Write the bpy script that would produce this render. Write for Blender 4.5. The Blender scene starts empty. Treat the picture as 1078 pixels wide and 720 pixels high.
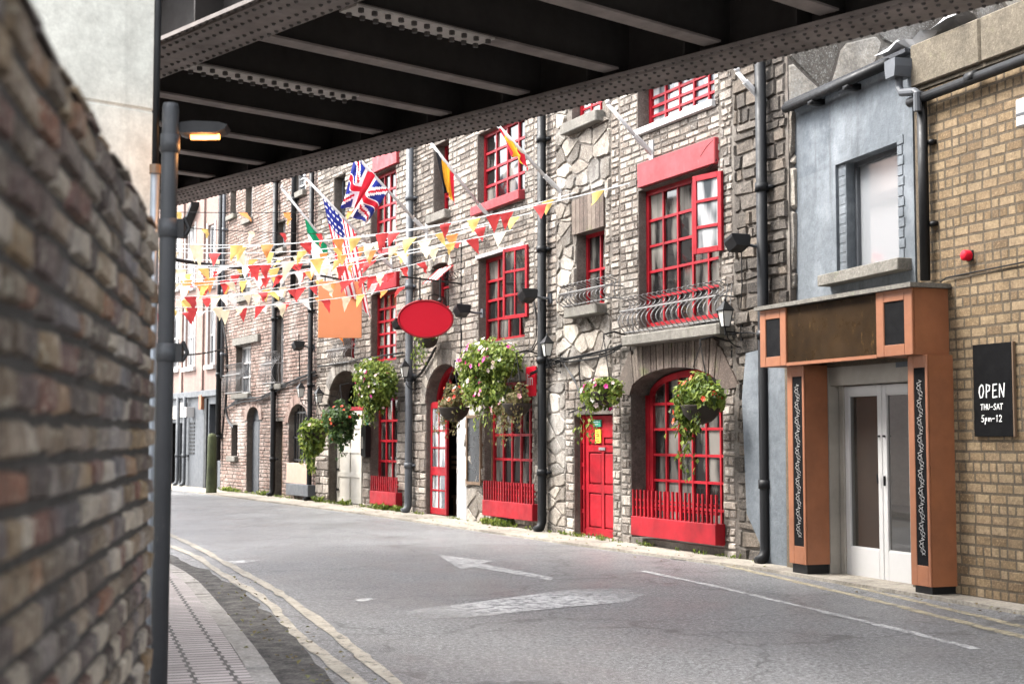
import bpy, math, random
from mathutils import Vector, Matrix
R = math.radians
rnd = random.Random(7)
SC = bpy.context.scene
COL = SC.collection

# ---------------------------------------------------------------- camera
H, F, TILT = 1.5, 1497.0, math.atan(100 / 1497.0)
cd = bpy.data.cameras.new('camera'); cam = bpy.data.objects.new('camera', cd); COL.objects.link(cam)
cam.location = (0, 0, H); cam.rotation_euler = (R(90) + TILT, 0, 0)
cd.sensor_width = 36; cd.lens = 36 * F / 1078; cd.clip_end = 500; cd.clip_start = .05
cd.dof.use_dof = True; cd.dof.focus_distance = 16.5; cd.dof.aperture_fstop = 3.2
SC.camera = cam
# ---------------------------------------------------------------- light
SC.view_settings.view_transform = 'Standard'; SC.view_settings.look = 'None'
SC.view_settings.exposure = 3.0; SC.view_settings.gamma = 1
W = bpy.data.worlds.new('World'); SC.world = W; W.use_nodes = True
SUN_EL, SUN_AZ = R(52), R(-85)          # azimuth from +Y towards +X
nt = W.node_tree; bg = nt.nodes['Background']
sky = nt.nodes.new('ShaderNodeTexSky'); sky.sky_type = 'NISHITA'; sky.sun_disc = False
sky.sun_elevation = SUN_EL; sky.sun_rotation = SUN_AZ; sky.dust_density = 3; sky.air_density = 1
hs = nt.nodes.new('ShaderNodeHueSaturation'); hs.inputs['Saturation'].default_value = .22
nt.links.new(sky.outputs[0], hs.inputs['Color']); nt.links.new(hs.outputs[0], bg.inputs[0])
bg.inputs[1].default_value = .15
sd = bpy.data.lights.new('sun', 'SUN'); sd.energy = .95; sd.angle = R(20); sd.color = (1, .96, .9)
so = bpy.data.objects.new('sun', sd); COL.objects.link(so)
sdir = Vector((math.sin(SUN_AZ) * math.cos(SUN_EL), math.cos(SUN_AZ) * math.cos(SUN_EL), math.sin(SUN_EL)))
so.rotation_euler = sdir.to_track_quat('Z', 'Y').to_euler(); so.location = (-20, 0, 30)

# ---------------------------------------------------------------- surveying helpers
def ray(px, py):
    ct, st = math.cos(TILT), math.sin(TILT)
    x, u = px - 539.0, -(py - 360.0)
    return Vector((x, F * ct - u * st, F * st + u * ct))
CAM = Vector((0, 0, H))
def ground(px, py, z=0.0):
    d = ray(px, py); t = (z - H) / d.z
    return CAM + d * t
class Seg:
    """a straight run of street frontage: x to the right along the wall, y into the wall, z up"""
    def __init__(s, ox, oy, deg):
        a = R(deg); s.O = Vector((ox, oy, 0)); s.rot = a - math.pi / 2
        s.x = Vector((math.sin(a), -math.cos(a), 0)); s.n = Vector((math.cos(a), math.sin(a), 0))
    def at(s, px, py, off=0.0):
        d = ray(px, py); t = ((s.O - s.n * off - CAM).dot(s.n)) / d.dot(s.n)
        p = CAM + d * t - s.O
        return p.dot(s.x), p.z
    def atx(s, px, py, x):
        d = ray(px, py); t = ((s.O + s.x * x - CAM).dot(s.x)) / d.dot(s.x)
        p = CAM + d * t - s.O
        return p.dot(s.n), p.z
    def world(s, x, y, z): return s.O + s.x * x + s.n * y + Vector((0, 0, z))
    def box(s, xl, xr, yt, yb, off=0.0):
        xc = (xl + xr) / 2
        return s.at(xl, yt, off)[0], s.at(xr, yt, off)[0], s.at(xc, yb, off)[1], s.at(xc, yt, off)[1]

# ---------------------------------------------------------------- mesh helpers
class MB:
    def __init__(s): s.v = []; s.f = []; s.t = []; s.m = []; s.tone = None; s.mi = 0
    def V(s, p): s.v.append(tuple(p)); return len(s.v) - 1
    def face(s, idx, tone=None):
        s.f.append(idx); s.m.append(s.mi)
        s.t.append(s.tone if tone is None and s.tone is not None else (rnd.random() if tone is None else tone))
    def poly(s, pts, tone=None): s.face([s.V(p) for p in pts], tone)
    def box(s, x0, x1, y0, y1, z0, z1, tone=None, ch=0.0):
        if tone is None: tone = rnd.random()
        if ch > 0:
            m = MB(); return s.cbox(x0, x1, y0, y1, z0, z1, tone, ch)
        b = len(s.v)
        for x, y, z in ((x0,y0,z0),(x1,y0,z0),(x1,y1,z0),(x0,y1,z0),(x0,y0,z1),(x1,y0,z1),(x1,y1,z1),(x0,y1,z1)): s.v.append((x,y,z))
        for f in ((0,3,2,1),(4,5,6,7),(0,1,5,4),(1,2,6,5),(2,3,7,6),(3,0,4,7)): s.face([b+i for i in f], tone)
    def cbox(s, x0, x1, y0, y1, z0, z1, tone, c):
        # box whose four vertical-plane outlines are octagons: chamfered in all directions
        def ring(z, i):
            return [(x0+i, y0+c+i*0, z), (x0+c, y0+i, z), (x1-c, y0+i, z), (x1-i, y0+c, z), (x1-i, y1-c, z), (x1-c, y1-i, z), (x0+c, y1-i, z), (x0+i, y1-c, z)]
        rs = [[s.V(p) for p in ring(z, i)] for z, i in ((z0, c*.6), (z0+c*.6, 0), (z1-c*.6, 0), (z1, c*.6))]
        s.face(rs[0][::-1], tone); s.face(rs[3], tone)
        for a, b in zip(rs, rs[1:]):
            for k in range(8): s.face([a[k], a[(k+1)%8], b[(k+1)%8], b[k]], tone)
    def tube(s, pts, r, n=8, caps=True, tone=None):
        pts = [Vector(p) for p in pts]
        if tone is None: tone = rnd.random()
        rings = []; ref = None
        for i, p in enumerate(pts):
            a = pts[max(i-1, 0)]; b = pts[min(i+1, len(pts)-1)]
            d = (b - a)
            d = d.normalized() if d.length > 1e-9 else Vector((0,0,1))
            if ref is None: ref = Vector((0,0,1)) if abs(d.z) < .9 else Vector((1,0,0))
            u = (ref - d * ref.dot(d)); u = u.normalized() if u.length > 1e-6 else d.orthogonal().normalized()
            ref = u; w = d.cross(u)
            rr = r[i] if isinstance(r, (list, tuple)) else r
            rings.append([s.V(p + (u * math.cos(2*math.pi*k/n) + w * math.sin(2*math.pi*k/n)) * rr) for k in range(n)])
        for a, b in zip(rings, rings[1:]):
            for k in range(n): s.face([a[k], a[(k+1)%n], b[(k+1)%n], b[k]], tone)
        if caps: s.face(rings[0][::-1], tone); s.face(rings[-1], tone)
    def lathe(s, prof, c=(0,0,0), n=12, tone=None):
        if tone is None: tone = rnd.random()
        rings = [[s.V((c[0]+r*math.cos(2*math.pi*k/n), c[1]+r*math.sin(2*math.pi*k/n), c[2]+z)) for k in range(n)] for r, z in prof]
        for a, b in zip(rings, rings[1:]):
            for k in range(n): s.face([a[k], a[(k+1)%n], b[(k+1)%n], b[k]], tone)
        s.face(rings[0][::-1], tone); s.face(rings[-1], tone)
    def prism(s, pts, y0, y1, tone=None):
        """polygon in x,z (counter-clockwise seen from the street) with thickness y0 (street side) to y1"""
        if tone is None: tone = rnd.random()
        a = [s.V((x, y0, z)) for x, z in pts]; b = [s.V((x, y1, z)) for x, z in pts]; n = len(pts)
        s.face(a, tone); s.face(b[::-1], tone)
        for k in range(n): s.face([a[k], b[k], b[(k+1)%n], a[(k+1)%n]], tone)
    def build(s, name, mats, parent=None, smooth=False, loc=None, rotz=None):
        me = bpy.data.meshes.new(name); me.from_pydata(s.v, [], s.f)
        at = me.attributes.new('tone', 'FLOAT', 'FACE'); at.data.foreach_set('value', s.t)
        if not isinstance(mats, (list, tuple)): mats = [mats]
        for m in mats: me.materials.append(m)
        if len(mats) > 1: me.polygons.foreach_set('material_index', s.m)
        if smooth:
            me.polygons.foreach_set('use_smooth', [True] * len(me.polygons))
        me.update()
        o = bpy.data.objects.new(name, me); COL.objects.link(o)
        if parent: o.parent = parent
        if loc is not None: o.location = loc
        if rotz is not None: o.rotation_euler = (0, 0, rotz)
        return o
def tag(o, label=None, cat=None, group=None, kind=None):
    if label: o['label'] = label
    if cat: o['category'] = cat
    if group: o['group'] = group
    if kind: o['kind'] = kind
    return o
def thing(name, label, cat, loc=(0,0,0), rotz=0, group=None):
    o = bpy.data.objects.new(name, None); COL.objects.link(o); o.empty_display_size = .2
    o.location = loc; o.rotation_euler = (0, 0, rotz)
    return tag(o, label, cat, group)
def on_wall(seg, name, label, cat, x, y, z, group=None):
    return thing(name, label, cat, seg.world(x, y, z), seg.rot, group)
def copy_tree(o, parent=None):
    c = o.copy(); COL.objects.link(c); c.parent = parent
    for ch in list(o.children): copy_tree(ch, c)
    return c

# ---------------------------------------------------------------- materials
MATS = {}
def nodes(name):
    m = bpy.data.materials.new(name); m.use_nodes = True; MATS[name] = m
    return m, m.node_tree.nodes, m.node_tree.links, m.node_tree.nodes['Principled BSDF']
def ramp(N, cols, interp='LINEAR'):
    r = N.new('ShaderNodeValToRGB'); r.color_ramp.interpolation = interp
    e = r.color_ramp.elements
    while len(e) < len(cols): e.new(.5)
    for i, (p, c) in enumerate(cols): e[i].position = p; e[i].color = (*c, 1)
    return r
def mix(N, L, fac, a, b, mode='MIX'):
    n = N.new('ShaderNodeMix'); n.data_type = 'RGBA'; n.blend_type = mode
    for s, v in ((n.inputs[0], fac), (n.inputs[6], a), (n.inputs[7], b)):
        if isinstance(v, (int, float)): s.default_value = v
        elif isinstance(v, tuple): s.default_value = (*v, 1)
        else: L.new(v, s)
    return n.outputs[2]
def noise(N, L, scale, detail=6, rough=.6, vec=None, stretch=None):
    t = N.new('ShaderNodeTexNoise'); t.inputs['Scale'].default_value = scale
    t.inputs['Detail'].default_value = detail; t.inputs['Roughness'].default_value = rough
    c = N.new('ShaderNodeTexCoord'); src = c.outputs['Object']
    if stretch:
        mp = N.new('ShaderNodeMapping'); mp.inputs['Scale'].default_value = stretch; L.new(src, mp.inputs[0]); src = mp.outputs[0]
    L.new(src, t.inputs['Vector'])
    return t.outputs['Fac']
def lim(N, L, v, a, b, lo=0., hi=1.):
    m = N.new('ShaderNodeMapRange'); m.inputs[1].default_value = a; m.inputs[2].default_value = b
    m.inputs[3].default_value = lo; m.inputs[4].default_value = hi; L.new(v, m.inputs[0]); return m.outputs[0]
def bump(N, L, bs, h, strength=.5, dist=.01):
    b = N.new('ShaderNodeBump'); b.inputs['Strength'].default_value = strength; b.inputs['Distance'].default_value = dist
    L.new(h, b.inputs['Height']); L.new(b.outputs[0], bs.inputs['Normal']); return b
def masonry(name, cols, dirt=(.06,.05,.045), dirt_amt=.6, pale=None, rough=.9, bs=18, bstr=.8, bdist=.012, moss=0, streak=.5, grain=.75, fleck=.6):
    m, N, L, B = nodes(name)
    a = N.new('ShaderNodeAttribute'); a.attribute_name = 'tone'
    n = len(cols); r = ramp(N, [((i + .0) / n, c) for i, c in enumerate(cols)], 'LINEAR')
    L.new(a.outputs['Fac'], r.inputs[0])
    mott = noise(N, L, 9, 8, .7)
    c = mix(N, L, lim(N, L, mott, .35, .75, 0, .55), r.outputs[0], tuple(x * .45 for x in cols[0]))
    sp = noise(N, L, 45, 4, .7)
    c = mix(N, L, lim(N, L, sp, .52, .75, 0, fleck), c, tuple(min(.6, x * 1.7) for x in cols[-1]))
    if pale:
        pn = noise(N, L, .9, 5, .65); c = mix(N, L, lim(N, L, pn, .5, .68, 0, .6), c, pale)
    dn = noise(N, L, .7, 7, .7, stretch=(1, 1, .45))
    c = mix(N, L, lim(N, L, dn, .48, .72, 0, dirt_amt), c, dirt)
    st = noise(N, L, 5, 5, .6, stretch=(1, 1, .08))
    c = mix(N, L, lim(N, L, st, .55, .75, 0, streak), c, tuple(x * .8 for x in dirt))
    if moss:
        mn = noise(N, L, 3.1, 6, .7); c = mix(N, L, lim(N, L, mn, .6, .72, 0, moss), c, (.09, .11, .03))
    gr = noise(N, L, 26, 6, .8); gv = N.new('ShaderNodeCombineColor'); g1 = lim(N, L, gr, .32, .68, .5, 1.3)
    for i in range(3): L.new(g1, gv.inputs[i])
    c = mix(N, L, grain, c, gv.outputs[0], 'MULTIPLY')
    L.new(c, B.inputs['Base Color']); B.inputs['Roughness'].default_value = rough
    B.inputs['Specular IOR Level'].default_value = .25
    hb = noise(N, L, bs, 8, .75); bump(N, L, B, hb, bstr, bdist)
    return m
def painted(name, col, rough=.4, wear_or_sheen=(.3,.27,.24), amt=.25, var=.25, spec=.5, bstr=.15, metal=0):
    m, N, L, B = nodes(name)
    v = noise(N, L, 2.3, 6, .65)
    c = mix(N, L, lim(N, L, v, .3, .75), tuple(x * (1 - var) for x in col), tuple(min(.9, x * (1 + var * .5)) for x in col))
    w = noise(N, L, 14, 8, .75, stretch=(1, 1, .35)); c = mix(N, L, lim(N, L, w, .6, .74, 0, amt), c, wear_or_sheen)
    L.new(c, B.inputs['Base Color']); B.inputs['Metallic'].default_value = metal
    rr = noise(N, L, 7, 4); L.new(lim(N, L, rr, .3, .7, max(.05, rough - .12), min(1, rough + .15)), B.inputs['Roughness'])
    B.inputs['Specular IOR Level'].default_value = spec
    bump(N, L, B, noise(N, L, 30, 5, .6), bstr, .004)
    return m
masonry('pub_stone', [(0.068,0.056,0.047), (0.207,0.176,0.145), (0.126,0.108,0.090), (0.317,0.275,0.229), (0.177,0.147,0.118), (0.439,0.387,0.323)], dirt=(.04,.034,.028), dirt_amt=.8, pale=(.42,.4,.37), moss=.1, streak=.3, bs=20, bdist=.025, bstr=1)
masonry('pub_brick', [(0.080,0.062,0.050), (0.233,0.192,0.157), (0.134,0.106,0.086), (0.367,0.305,0.251), (0.182,0.150,0.123), (0.459,0.401,0.341)], dirt=(.045,.037,.03), dirt_amt=.8, pale=(.33,.31,.28), bs=24, bdist=.02, bstr=1, streak=.6, grain=1.)
masonry('rough_stone', [(0.034,0.029,0.026), (0.131,0.114,0.098), (0.073,0.063,0.053), (0.240,0.210,0.180), (0.104,0.089,0.075), (0.188,0.154,0.122)], dirt=(.025,.022,.02), dirt_amt=.6, bs=16, bdist=.04, bstr=1, grain=1.)
masonry('arch_brick', [(.07,.052,.043), (.12,.09,.075), (.09,.067,.055), (.17,.135,.11)], dirt=(.05,.05,.04), dirt_amt=.5, moss=.55, bs=30)
masonry('red_brick', [(0.166,0.104,0.083), (0.279,0.192,0.160), (0.207,0.134,0.109), (0.331,0.254,0.217), (0.248,0.176,0.145)], dirt=(.08,.065,.055), dirt_amt=.5, pale=(.46,.42,.39), bs=30, streak=.25)
masonry('buff_brick', [(0.113,0.075,0.042), (0.242,0.171,0.100), (0.185,0.129,0.071), (0.271,0.199,0.123), (0.147,0.097,0.051), (0.252,0.184,0.109)], dirt=(.05,.036,.022), dirt_amt=.6, bs=45, bstr=.4, bdist=.006, streak=.35)
masonry('old_brick', [(0.051,0.038,0.034), (0.127,0.095,0.083), (0.289,0.221,0.154), (0.073,0.059,0.055), (0.263,0.184,0.105), (0.173,0.071,0.047), (0.100,0.077,0.073), (0.385,0.328,0.260)], dirt=(.035,.03,.03), dirt_amt=.7, pale=(.26,.26,.28), bs=22, bdist=.02, bstr=1, streak=.3, moss=.15, grain=1.)
masonry('mortar', [(.2,.185,.165), (.26,.24,.215)], dirt=(.07,.06,.05), dirt_amt=.6, bs=40)
masonry('slate_roof', [(.035,.037,.042), (.06,.062,.068)], dirt=(.03,.03,.03), bs=25)
masonry('wall_mortar', [(.025,.022,.02), (.06,.055,.05)], dirt=(.03,.027,.025), dirt_amt=.7, bs=40)
masonry('dark_mortar', [(.085,.065,.044), (.115,.09,.062)], dirt=(.03,.025,.02), dirt_amt=.5, bs=40)
masonry('pale_mortar', [(.09,.076,.064), (.13,.112,.096)], dirt=(.035,.03,.026), dirt_amt=.6, pale=(.26,.24,.21), bs=40)
masonry('concrete', [(0.552,0.524,0.469), (0.600,0.598,0.534)], dirt=(.2,.185,.16), dirt_amt=.5, bs=8, bstr=.35, bdist=.012, grain=.3, fleck=.1)
masonry('coping_stone', [(0.093,0.078,0.060), (0.136,0.115,0.085)], dirt=(.07,.06,.045), dirt_amt=.6, moss=.25, bs=25)
masonry('ledge_stone', [(0.128,0.115,0.098), (0.178,0.166,0.145)], dirt=(.07,.065,.055), dirt_amt=.7, moss=.4, bs=25)
masonry('grey_render', [(0.089,0.102,0.116), (0.122,0.136,0.150)], dirt=(.07,.075,.08), dirt_amt=.6, pale=(.24,.26,.28), bs=9, bstr=.6, bdist=.02, streak=.75, grain=.3, fleck=.1)
masonry('pink_render', [(0.209,0.142,0.123), (0.237,0.166,0.142)], dirt=(.45,.34,.3), dirt_amt=.3, bs=40, bstr=.2, bdist=.005, streak=.2)
masonry('pale_render', [(.68,.62,.58), (.72,.66,.62)], dirt=(.5,.45,.42), dirt_amt=.3, bs=40, bstr=.2, bdist=.005, streak=.2)
painted('red_paint', (.28,.006,.013), .5, (.1,.016,.016), .55, .5, spec=.25)
painted('red_panel', (.27,.032,.037), .55, (.32,.15,.15), .5, spec=.3)
painted('bright_red', (.52,.009,.024), .5, (.5,.02,.03), .1, .06, spec=.15)
painted('orange_paint', (.245,.088,.036), .55, (.14,.06,.035), .45, .25)
painted('orange_sign', (.72,.25,.1), .55, (.75,.3,.15), .1, .06)
painted('cream_paint', (.4,.375,.33), .5, (.35,.32,.28), .35, .12)
painted('white_paint', (.43,.42,.41), .45, (.45,.43,.4), .25, .08)
painted('soiled_white', (.27,.245,.21), .55, (.18,.15,.12), .6, .25)
painted('black_iron', (.006,.006,.0065), .5, (.02,.018,.016), .3, spec=.25)
painted('grey_metal', (.07,.075,.083), .5, (.04,.035,.03), .4, spec=.3)
painted('galvanised', (.3,.33,.36), .42, (.16,.12,.09), .5, metal=.55)
painted('dark_pipe', (.0065,.007,.008), .5, (.03,.027,.024), .35, spec=.22)
painted('post_paint', (.026,.028,.031), .5, (.12,.11,.1), .4, spec=.3)
painted('sheet_plastic', (.4,.4,.4), .35, (.25,.25,.24), .5, .4)
painted('strip_paint', (.3,.29,.28), .8, (.12,.12,.12), .5)
painted('silver_rail', (.2,.195,.19), .5, (.1,.07,.055), .5, metal=.2)
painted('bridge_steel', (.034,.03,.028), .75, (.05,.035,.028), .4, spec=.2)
painted('bridge_flange', (.2,.172,.158), .7, (.07,.048,.036), .75, .45, spec=.3)  # girder steel, paler: light caught on the wet undersides is put in the colour
painted('rivet_steel', (.04,.034,.031), .6, (.06,.05,.04), .3)
painted('pale_plate', (.4,.37,.34), .7, (.15,.12,.1), .4)
painted('brown_board', (.03,.018,.009), .35, (.2,.115,.035), .7, .5, spec=.03, bstr=.02)  # gold streaks: the sheen reflected on the fascia, painted into the colour
painted('grey_door', (.05,.055,.062), .65, (.09,.09,.09), .4, .15)
painted('wood', (.13,.08,.045), .6, (.06,.04,.03), .4)
painted('beige_board', (.38,.265,.2), .65, (.4,.3,.24), .2, .1)
painted('slate_board', (.03,.033,.036), .3, (.05,.05,.05), .1, .3)
painted('blackboard', (.003,.003,.0035), .8, (.008,.008,.008), .3, spec=.12)
painted('chalk', (.75,.75,.73), .9, (.5,.5,.5), .3, .1)
painted('basket_liner', (.03,.022,.016), .9, (.06,.04,.03), .5)
painted('green_sign', (.02,.24,.15), .5, (.4,.45,.4), .2)
painted('yellow_sign', (.75,.5,.05), .5, (.6,.4,.1), .2, .1)
painted('guard_stone', (.055,.065,.025), .9, (.015,.014,.012), .8, .6)
for nme, c in (('flag_red', (.6,.02,.04)), ('flag_white', (.8,.8,.79)), ('flag_blue', (.02,.03,.2)), ('flag_green', (.01,.2,.09)),
               ('flag_orange', (.8,.24,.03)), ('flag_black', (.015,.015,.018)), ('flag_gold', (.72,.36,.03)), ('flag_yellow', (.78,.55,.05)),
               ('pennant_red', (.55,.06,.06)), ('pennant_yellow', (.7,.5,.16)), ('pennant_cream', (.8,.7,.5)), ('pennant_orange', (.75,.3,.1)), ('pennant_white', (.8,.78,.74))):
    m, N, L, B = nodes(nme)
    v = noise(N, L, 6, 4); c2 = mix(N, L, lim(N, L, v, .3, .7), tuple(x * .8 for x in c), c)
    L.new(c2, B.inputs['Base Color']); B.inputs['Roughness'].default_value = .8; B.inputs['Specular IOR Level'].default_value = .2
    tr = N.new('ShaderNodeBsdfTranslucent'); L.new(c2, tr.inputs[0]); ms = N.new('ShaderNodeMixShader'); ms.inputs[0].default_value = .4
    L.new(B.outputs[0], ms.inputs[1]); L.new(tr.outputs[0], ms.inputs[2]); L.new(ms.outputs[0], N['Material Output'].inputs[0])
def leafmat(name, cols):
    m, N, L, B = nodes(name)
    a = N.new('ShaderNodeAttribute'); a.attribute_name = 'tone'
    r = ramp(N, [(i / max(1, len(cols) - 1), c) for i, c in enumerate(cols)]); L.new(a.outputs['Fac'], r.inputs[0])
    L.new(r.outputs[0], B.inputs['Base Color']); B.inputs['Roughness'].default_value = .55; B.inputs['Specular IOR Level'].default_value = .3
    tr = N.new('ShaderNodeBsdfTranslucent'); L.new(r.outputs[0], tr.inputs[0]); ms = N.new('ShaderNodeMixShader'); ms.inputs[0].default_value = .4
    L.new(B.outputs[0], ms.inputs[1]); L.new(tr.outputs[0], ms.inputs[2]); L.new(ms.outputs[0], N['Material Output'].inputs[0])
leafmat('leaf', [(.025,.046,.008), (.06,.1,.015), (.125,.175,.027), (.2,.25,.042), (.28,.31,.08)])
leafmat('dark_leaf', [(.02,.045,.014), (.04,.08,.022), (.07,.12,.035), (.11,.16,.05)])
leafmat('dry_leaf', [(.09,.06,.03), (.17,.13,.06), (.14,.15,.05), (.24,.2,.1)])
leafmat('pink_petal', [(.6,.03,.2), (.7,.06,.3), (.65,.1,.35)])
leafmat('pale_petal', [(.7,.6,.55), (.75,.72,.66), (.7,.3,.33)])
leafmat('red_petal', [(.6,.03,.03), (.75,.1,.05), (.75,.2,.08)])
def glassmat(name, dark, curtain, lo=.45, hi=.6, rough=.04):
    m, N, L, B = nodes(name)
    a = N.new('ShaderNodeAttribute'); a.attribute_name = 'tone'
    v = noise(N, L, 1.6, 3, .5, stretch=(2.2, 1, .5)); ad = N.new('ShaderNodeMath'); ad.operation = 'MULTIPLY_ADD'
    L.new(a.outputs['Fac'], ad.inputs[0]); ad.inputs[1].default_value = .25; L.new(v, ad.inputs[2])
    c = mix(N, L, lim(N, L, ad.outputs[0], lo + .1, hi + .12), dark, curtain)
    L.new(c, B.inputs['Base Color']); B.inputs['Roughness'].default_value = rough
    B.inputs['Specular IOR Level'].default_value = .5
    return m
glassmat('window_glass', (.008,.008,.008), (.15,.14,.125), .53, .7)
glassmat('dark_glass', (.01,.01,.01), (.05,.045,.04))
glassmat('pale_glass', (.05,.055,.06), (.42,.42,.42), .45, .6)
m, N, L, B = nodes('mirror_glass')
B.inputs['Base Color'].default_value = (.25,.26,.27,1); B.inputs['Roughness'].default_value = .03; B.inputs['Metallic'].default_value = .0; B.inputs['Specular IOR Level'].default_value = 1; B.inputs['IOR'].default_value = 2.4
m, N, L, B = nodes('door_glass')
B.inputs['Base Color'].default_value = (.03,.028,.025,1); B.inputs['Roughness'].default_value = .03; B.inputs['Specular IOR Level'].default_value = 1
B.inputs['Coat Weight'].default_value = 1; B.inputs['Coat Roughness'].default_value = .02
m, N, L, B = nodes('lamp_glow'); B.inputs['Base Color'].default_value = (.9,.5,.2,1)
B.inputs['Emission Color'].default_value = (1,.3,.06,1); B.inputs['Emission Strength'].default_value = 1.6
m, N, L, B = nodes('lantern_glass'); B.inputs['Base Color'].default_value = (.45,.45,.42,1); B.inputs['Roughness'].default_value = .2
m, N, L, B = nodes('dark_room'); B.inputs['Base Color'].default_value = (.012,.01,.009,1); B.inputs['Roughness'].default_value = .9
# asphalt
m, N, L, B = nodes('asphalt')
big = noise(N, L, .35, 6, .65); c = mix(N, L, lim(N, L, big, .35, .68), (.026,.026,.027), (.062,.062,.064))
trk = noise(N, L, .5, 4, .6, stretch=(2.4, .35, 1)); c = mix(N, L, lim(N, L, trk, .45, .68, 0, .5), c, (.13,.13,.132))
for sc_, lo_, hi_, am_, col_ in ((3.1, .51, .57, .4, (.03,.029,.029)), (6, .525, .56, .25, (.16,.158,.156)), (7.3, .52, .56, .5, (.03,.029,.029)), (13, .52, .55, .4, (.28,.28,.28)), (20, .515, .535, .5, (.36,.36,.36)), (15, .515, .55, .7, (.022,.021,.022)), (28, .515, .54, .65, (.5,.5,.5)), (34, .51, .54, .7, (.02,.02,.02))):
    c = mix(N, L, lim(N, L, noise(N, L, sc_, 8, .95), lo_, hi_, 0, am_), c, col_)
vo = N.new('ShaderNodeTexVoronoi'); vo.feature = 'DISTANCE_TO_EDGE'; vo.inputs['Scale'].default_value = .42; vo.inputs['Randomness'].default_value = 1
tc = N.new('ShaderNodeTexCoord'); nz_ = N.new('ShaderNodeTexNoise'); nz_.inputs['Scale'].default_value = 2.5; nz_.inputs['Detail'].default_value = 6; va = N.new('ShaderNodeVectorMath'); va.operation = 'MULTIPLY_ADD'
L.new(tc.outputs['Object'], nz_.inputs['Vector']); L.new(nz_.outputs['Color'], va.inputs[0]); va.inputs[1].default_value = (.8, .8, 0); L.new(tc.outputs['Object'], va.inputs[2]); L.new(va.outputs[0], vo.inputs['Vector'])
cr = lim(N, L, vo.outputs['Distance'], .0, .012, .75, 0); c = mix(N, L, cr, c, (.02,.02,.02))
L.new(c, B.inputs['Base Color']); wet = noise(N, L, .6, 5, .6); L.new(lim(N, L, wet, .35, .65, .3, .52), B.inputs['Roughness'])
bump(N, L, B, noise(N, L, 22, 8, .95), .7, .02)
m, N, L, B = nodes('gutter_dirt')
c = mix(N, L, lim(N, L, noise(N, L, 5, 9, .9), .45, .58), (.02,.018,.017), (.12,.11,.1)); L.new(c, B.inputs['Base Color']); B.inputs['Roughness'].default_value = .85
bump(N, L, B, noise(N, L, 35, 6, .8), 1, .02)
def pavers(name, rot, c1, c2, w, h, mort):
    m, N, L, B = nodes(name)
    tc = N.new('ShaderNodeTexCoord'); mp = N.new('ShaderNodeMapping'); mp.inputs['Rotation'].default_value = (0, 0, rot)
    L.new(tc.outputs['Object'], mp.inputs[0])
    br = N.new('ShaderNodeTexBrick'); L.new(mp.outputs[0], br.inputs['Vector']); br.inputs['Scale'].default_value = 1
    br.inputs['Brick Width'].default_value = w; br.inputs['Row Height'].default_value = h; br.inputs['Mortar Size'].default_value = .014; br.inputs['Mortar Smooth'].default_value = .3
    br.inputs['Color1'].default_value = (*c1, 1); br.inputs['Color2'].default_value = (*c2, 1); br.inputs['Mortar'].default_value = (*mort, 1); br.offset = .06
    c = mix(N, L, lim(N, L, noise(N, L, 1.5, 7, .7), .4, .7, 0, .6), br.outputs['Color'], tuple(x * .5 for x in c1))
    L.new(c, B.inputs['Base Color']); B.inputs['Roughness'].default_value = .7
    inv = N.new('ShaderNodeMath'); inv.operation = 'SUBTRACT'; inv.inputs[0].default_value = 1; L.new(br.outputs['Fac'], inv.inputs[1])
    bump(N, L, B, inv.outputs[0], .8, .012)
pavers('paving_bricks', R(-17), (.28,.245,.235), (.36,.32,.31), .23, .1, (.035,.03,.027))
masonry('kerb_stone', [(.26,.245,.23), (.34,.32,.3)], dirt=(.1,.09,.08), dirt_amt=.6, bs=30)
masonry('footpath_concrete', [(.24,.215,.18), (.3,.27,.225)], dirt=(.07,.06,.05), dirt_amt=.85, bs=30, bstr=.7)
def roadpaint(name, col, lo, hi, fade=0, dirt=.5):
    m, N, L, B = nodes(name)
    c = mix(N, L, lim(N, L, noise(N, L, 3, 9, .85), .42, .66, 0, dirt), col, tuple(x*.35 for x in col)); L.new(c, B.inputs['Base Color']); B.inputs['Roughness'].default_value = .6
    tr = N.new('ShaderNodeBsdfTransparent'); ms = N.new('ShaderNodeMixShader')
    v = noise(N, L, 9, 10, .92); L.new(tr.outputs[0], ms.inputs[2]); f = lim(N, L, v, lo, hi)
    if fade:
        tc = N.new('ShaderNodeTexCoord'); ln = N.new('ShaderNodeVectorMath'); ln.operation = 'LENGTH'; sb_ = N.new('ShaderNodeVectorMath'); sb_.operation = 'MULTIPLY_ADD'; L.new(tc.outputs['Generated'], sb_.inputs[0]); sb_.inputs[1].default_value = (1, 1, 0); sb_.inputs[2].default_value = (-.5, -.5, 0); L.new(sb_.outputs[0], ln.inputs[0])
        ad = N.new('ShaderNodeMath'); ad.operation = 'ADD'; ad.use_clamp = True; L.new(f, ad.inputs[0]); L.new(lim(N, L, ln.outputs['Value'], .25, .6, 0, fade), ad.inputs[1]); f = ad.outputs[0]
    L.new(f, ms.inputs[0]); L.new(B.outputs[0], ms.inputs[1])
    L.new(ms.outputs[0], N['Material Output'].inputs[0])
roadpaint('yellow_line', (.36,.32,.255), .53, .57, 0, .7)
roadpaint('faded_line', (.36,.31,.21), .49, .55, 0, .6)
roadpaint('white_line', (.42,.41,.4), .495, .56, 0, .6)
roadpaint('scuffed_patch', (.5,.49,.48), .485, .56, .75, .3)

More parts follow.
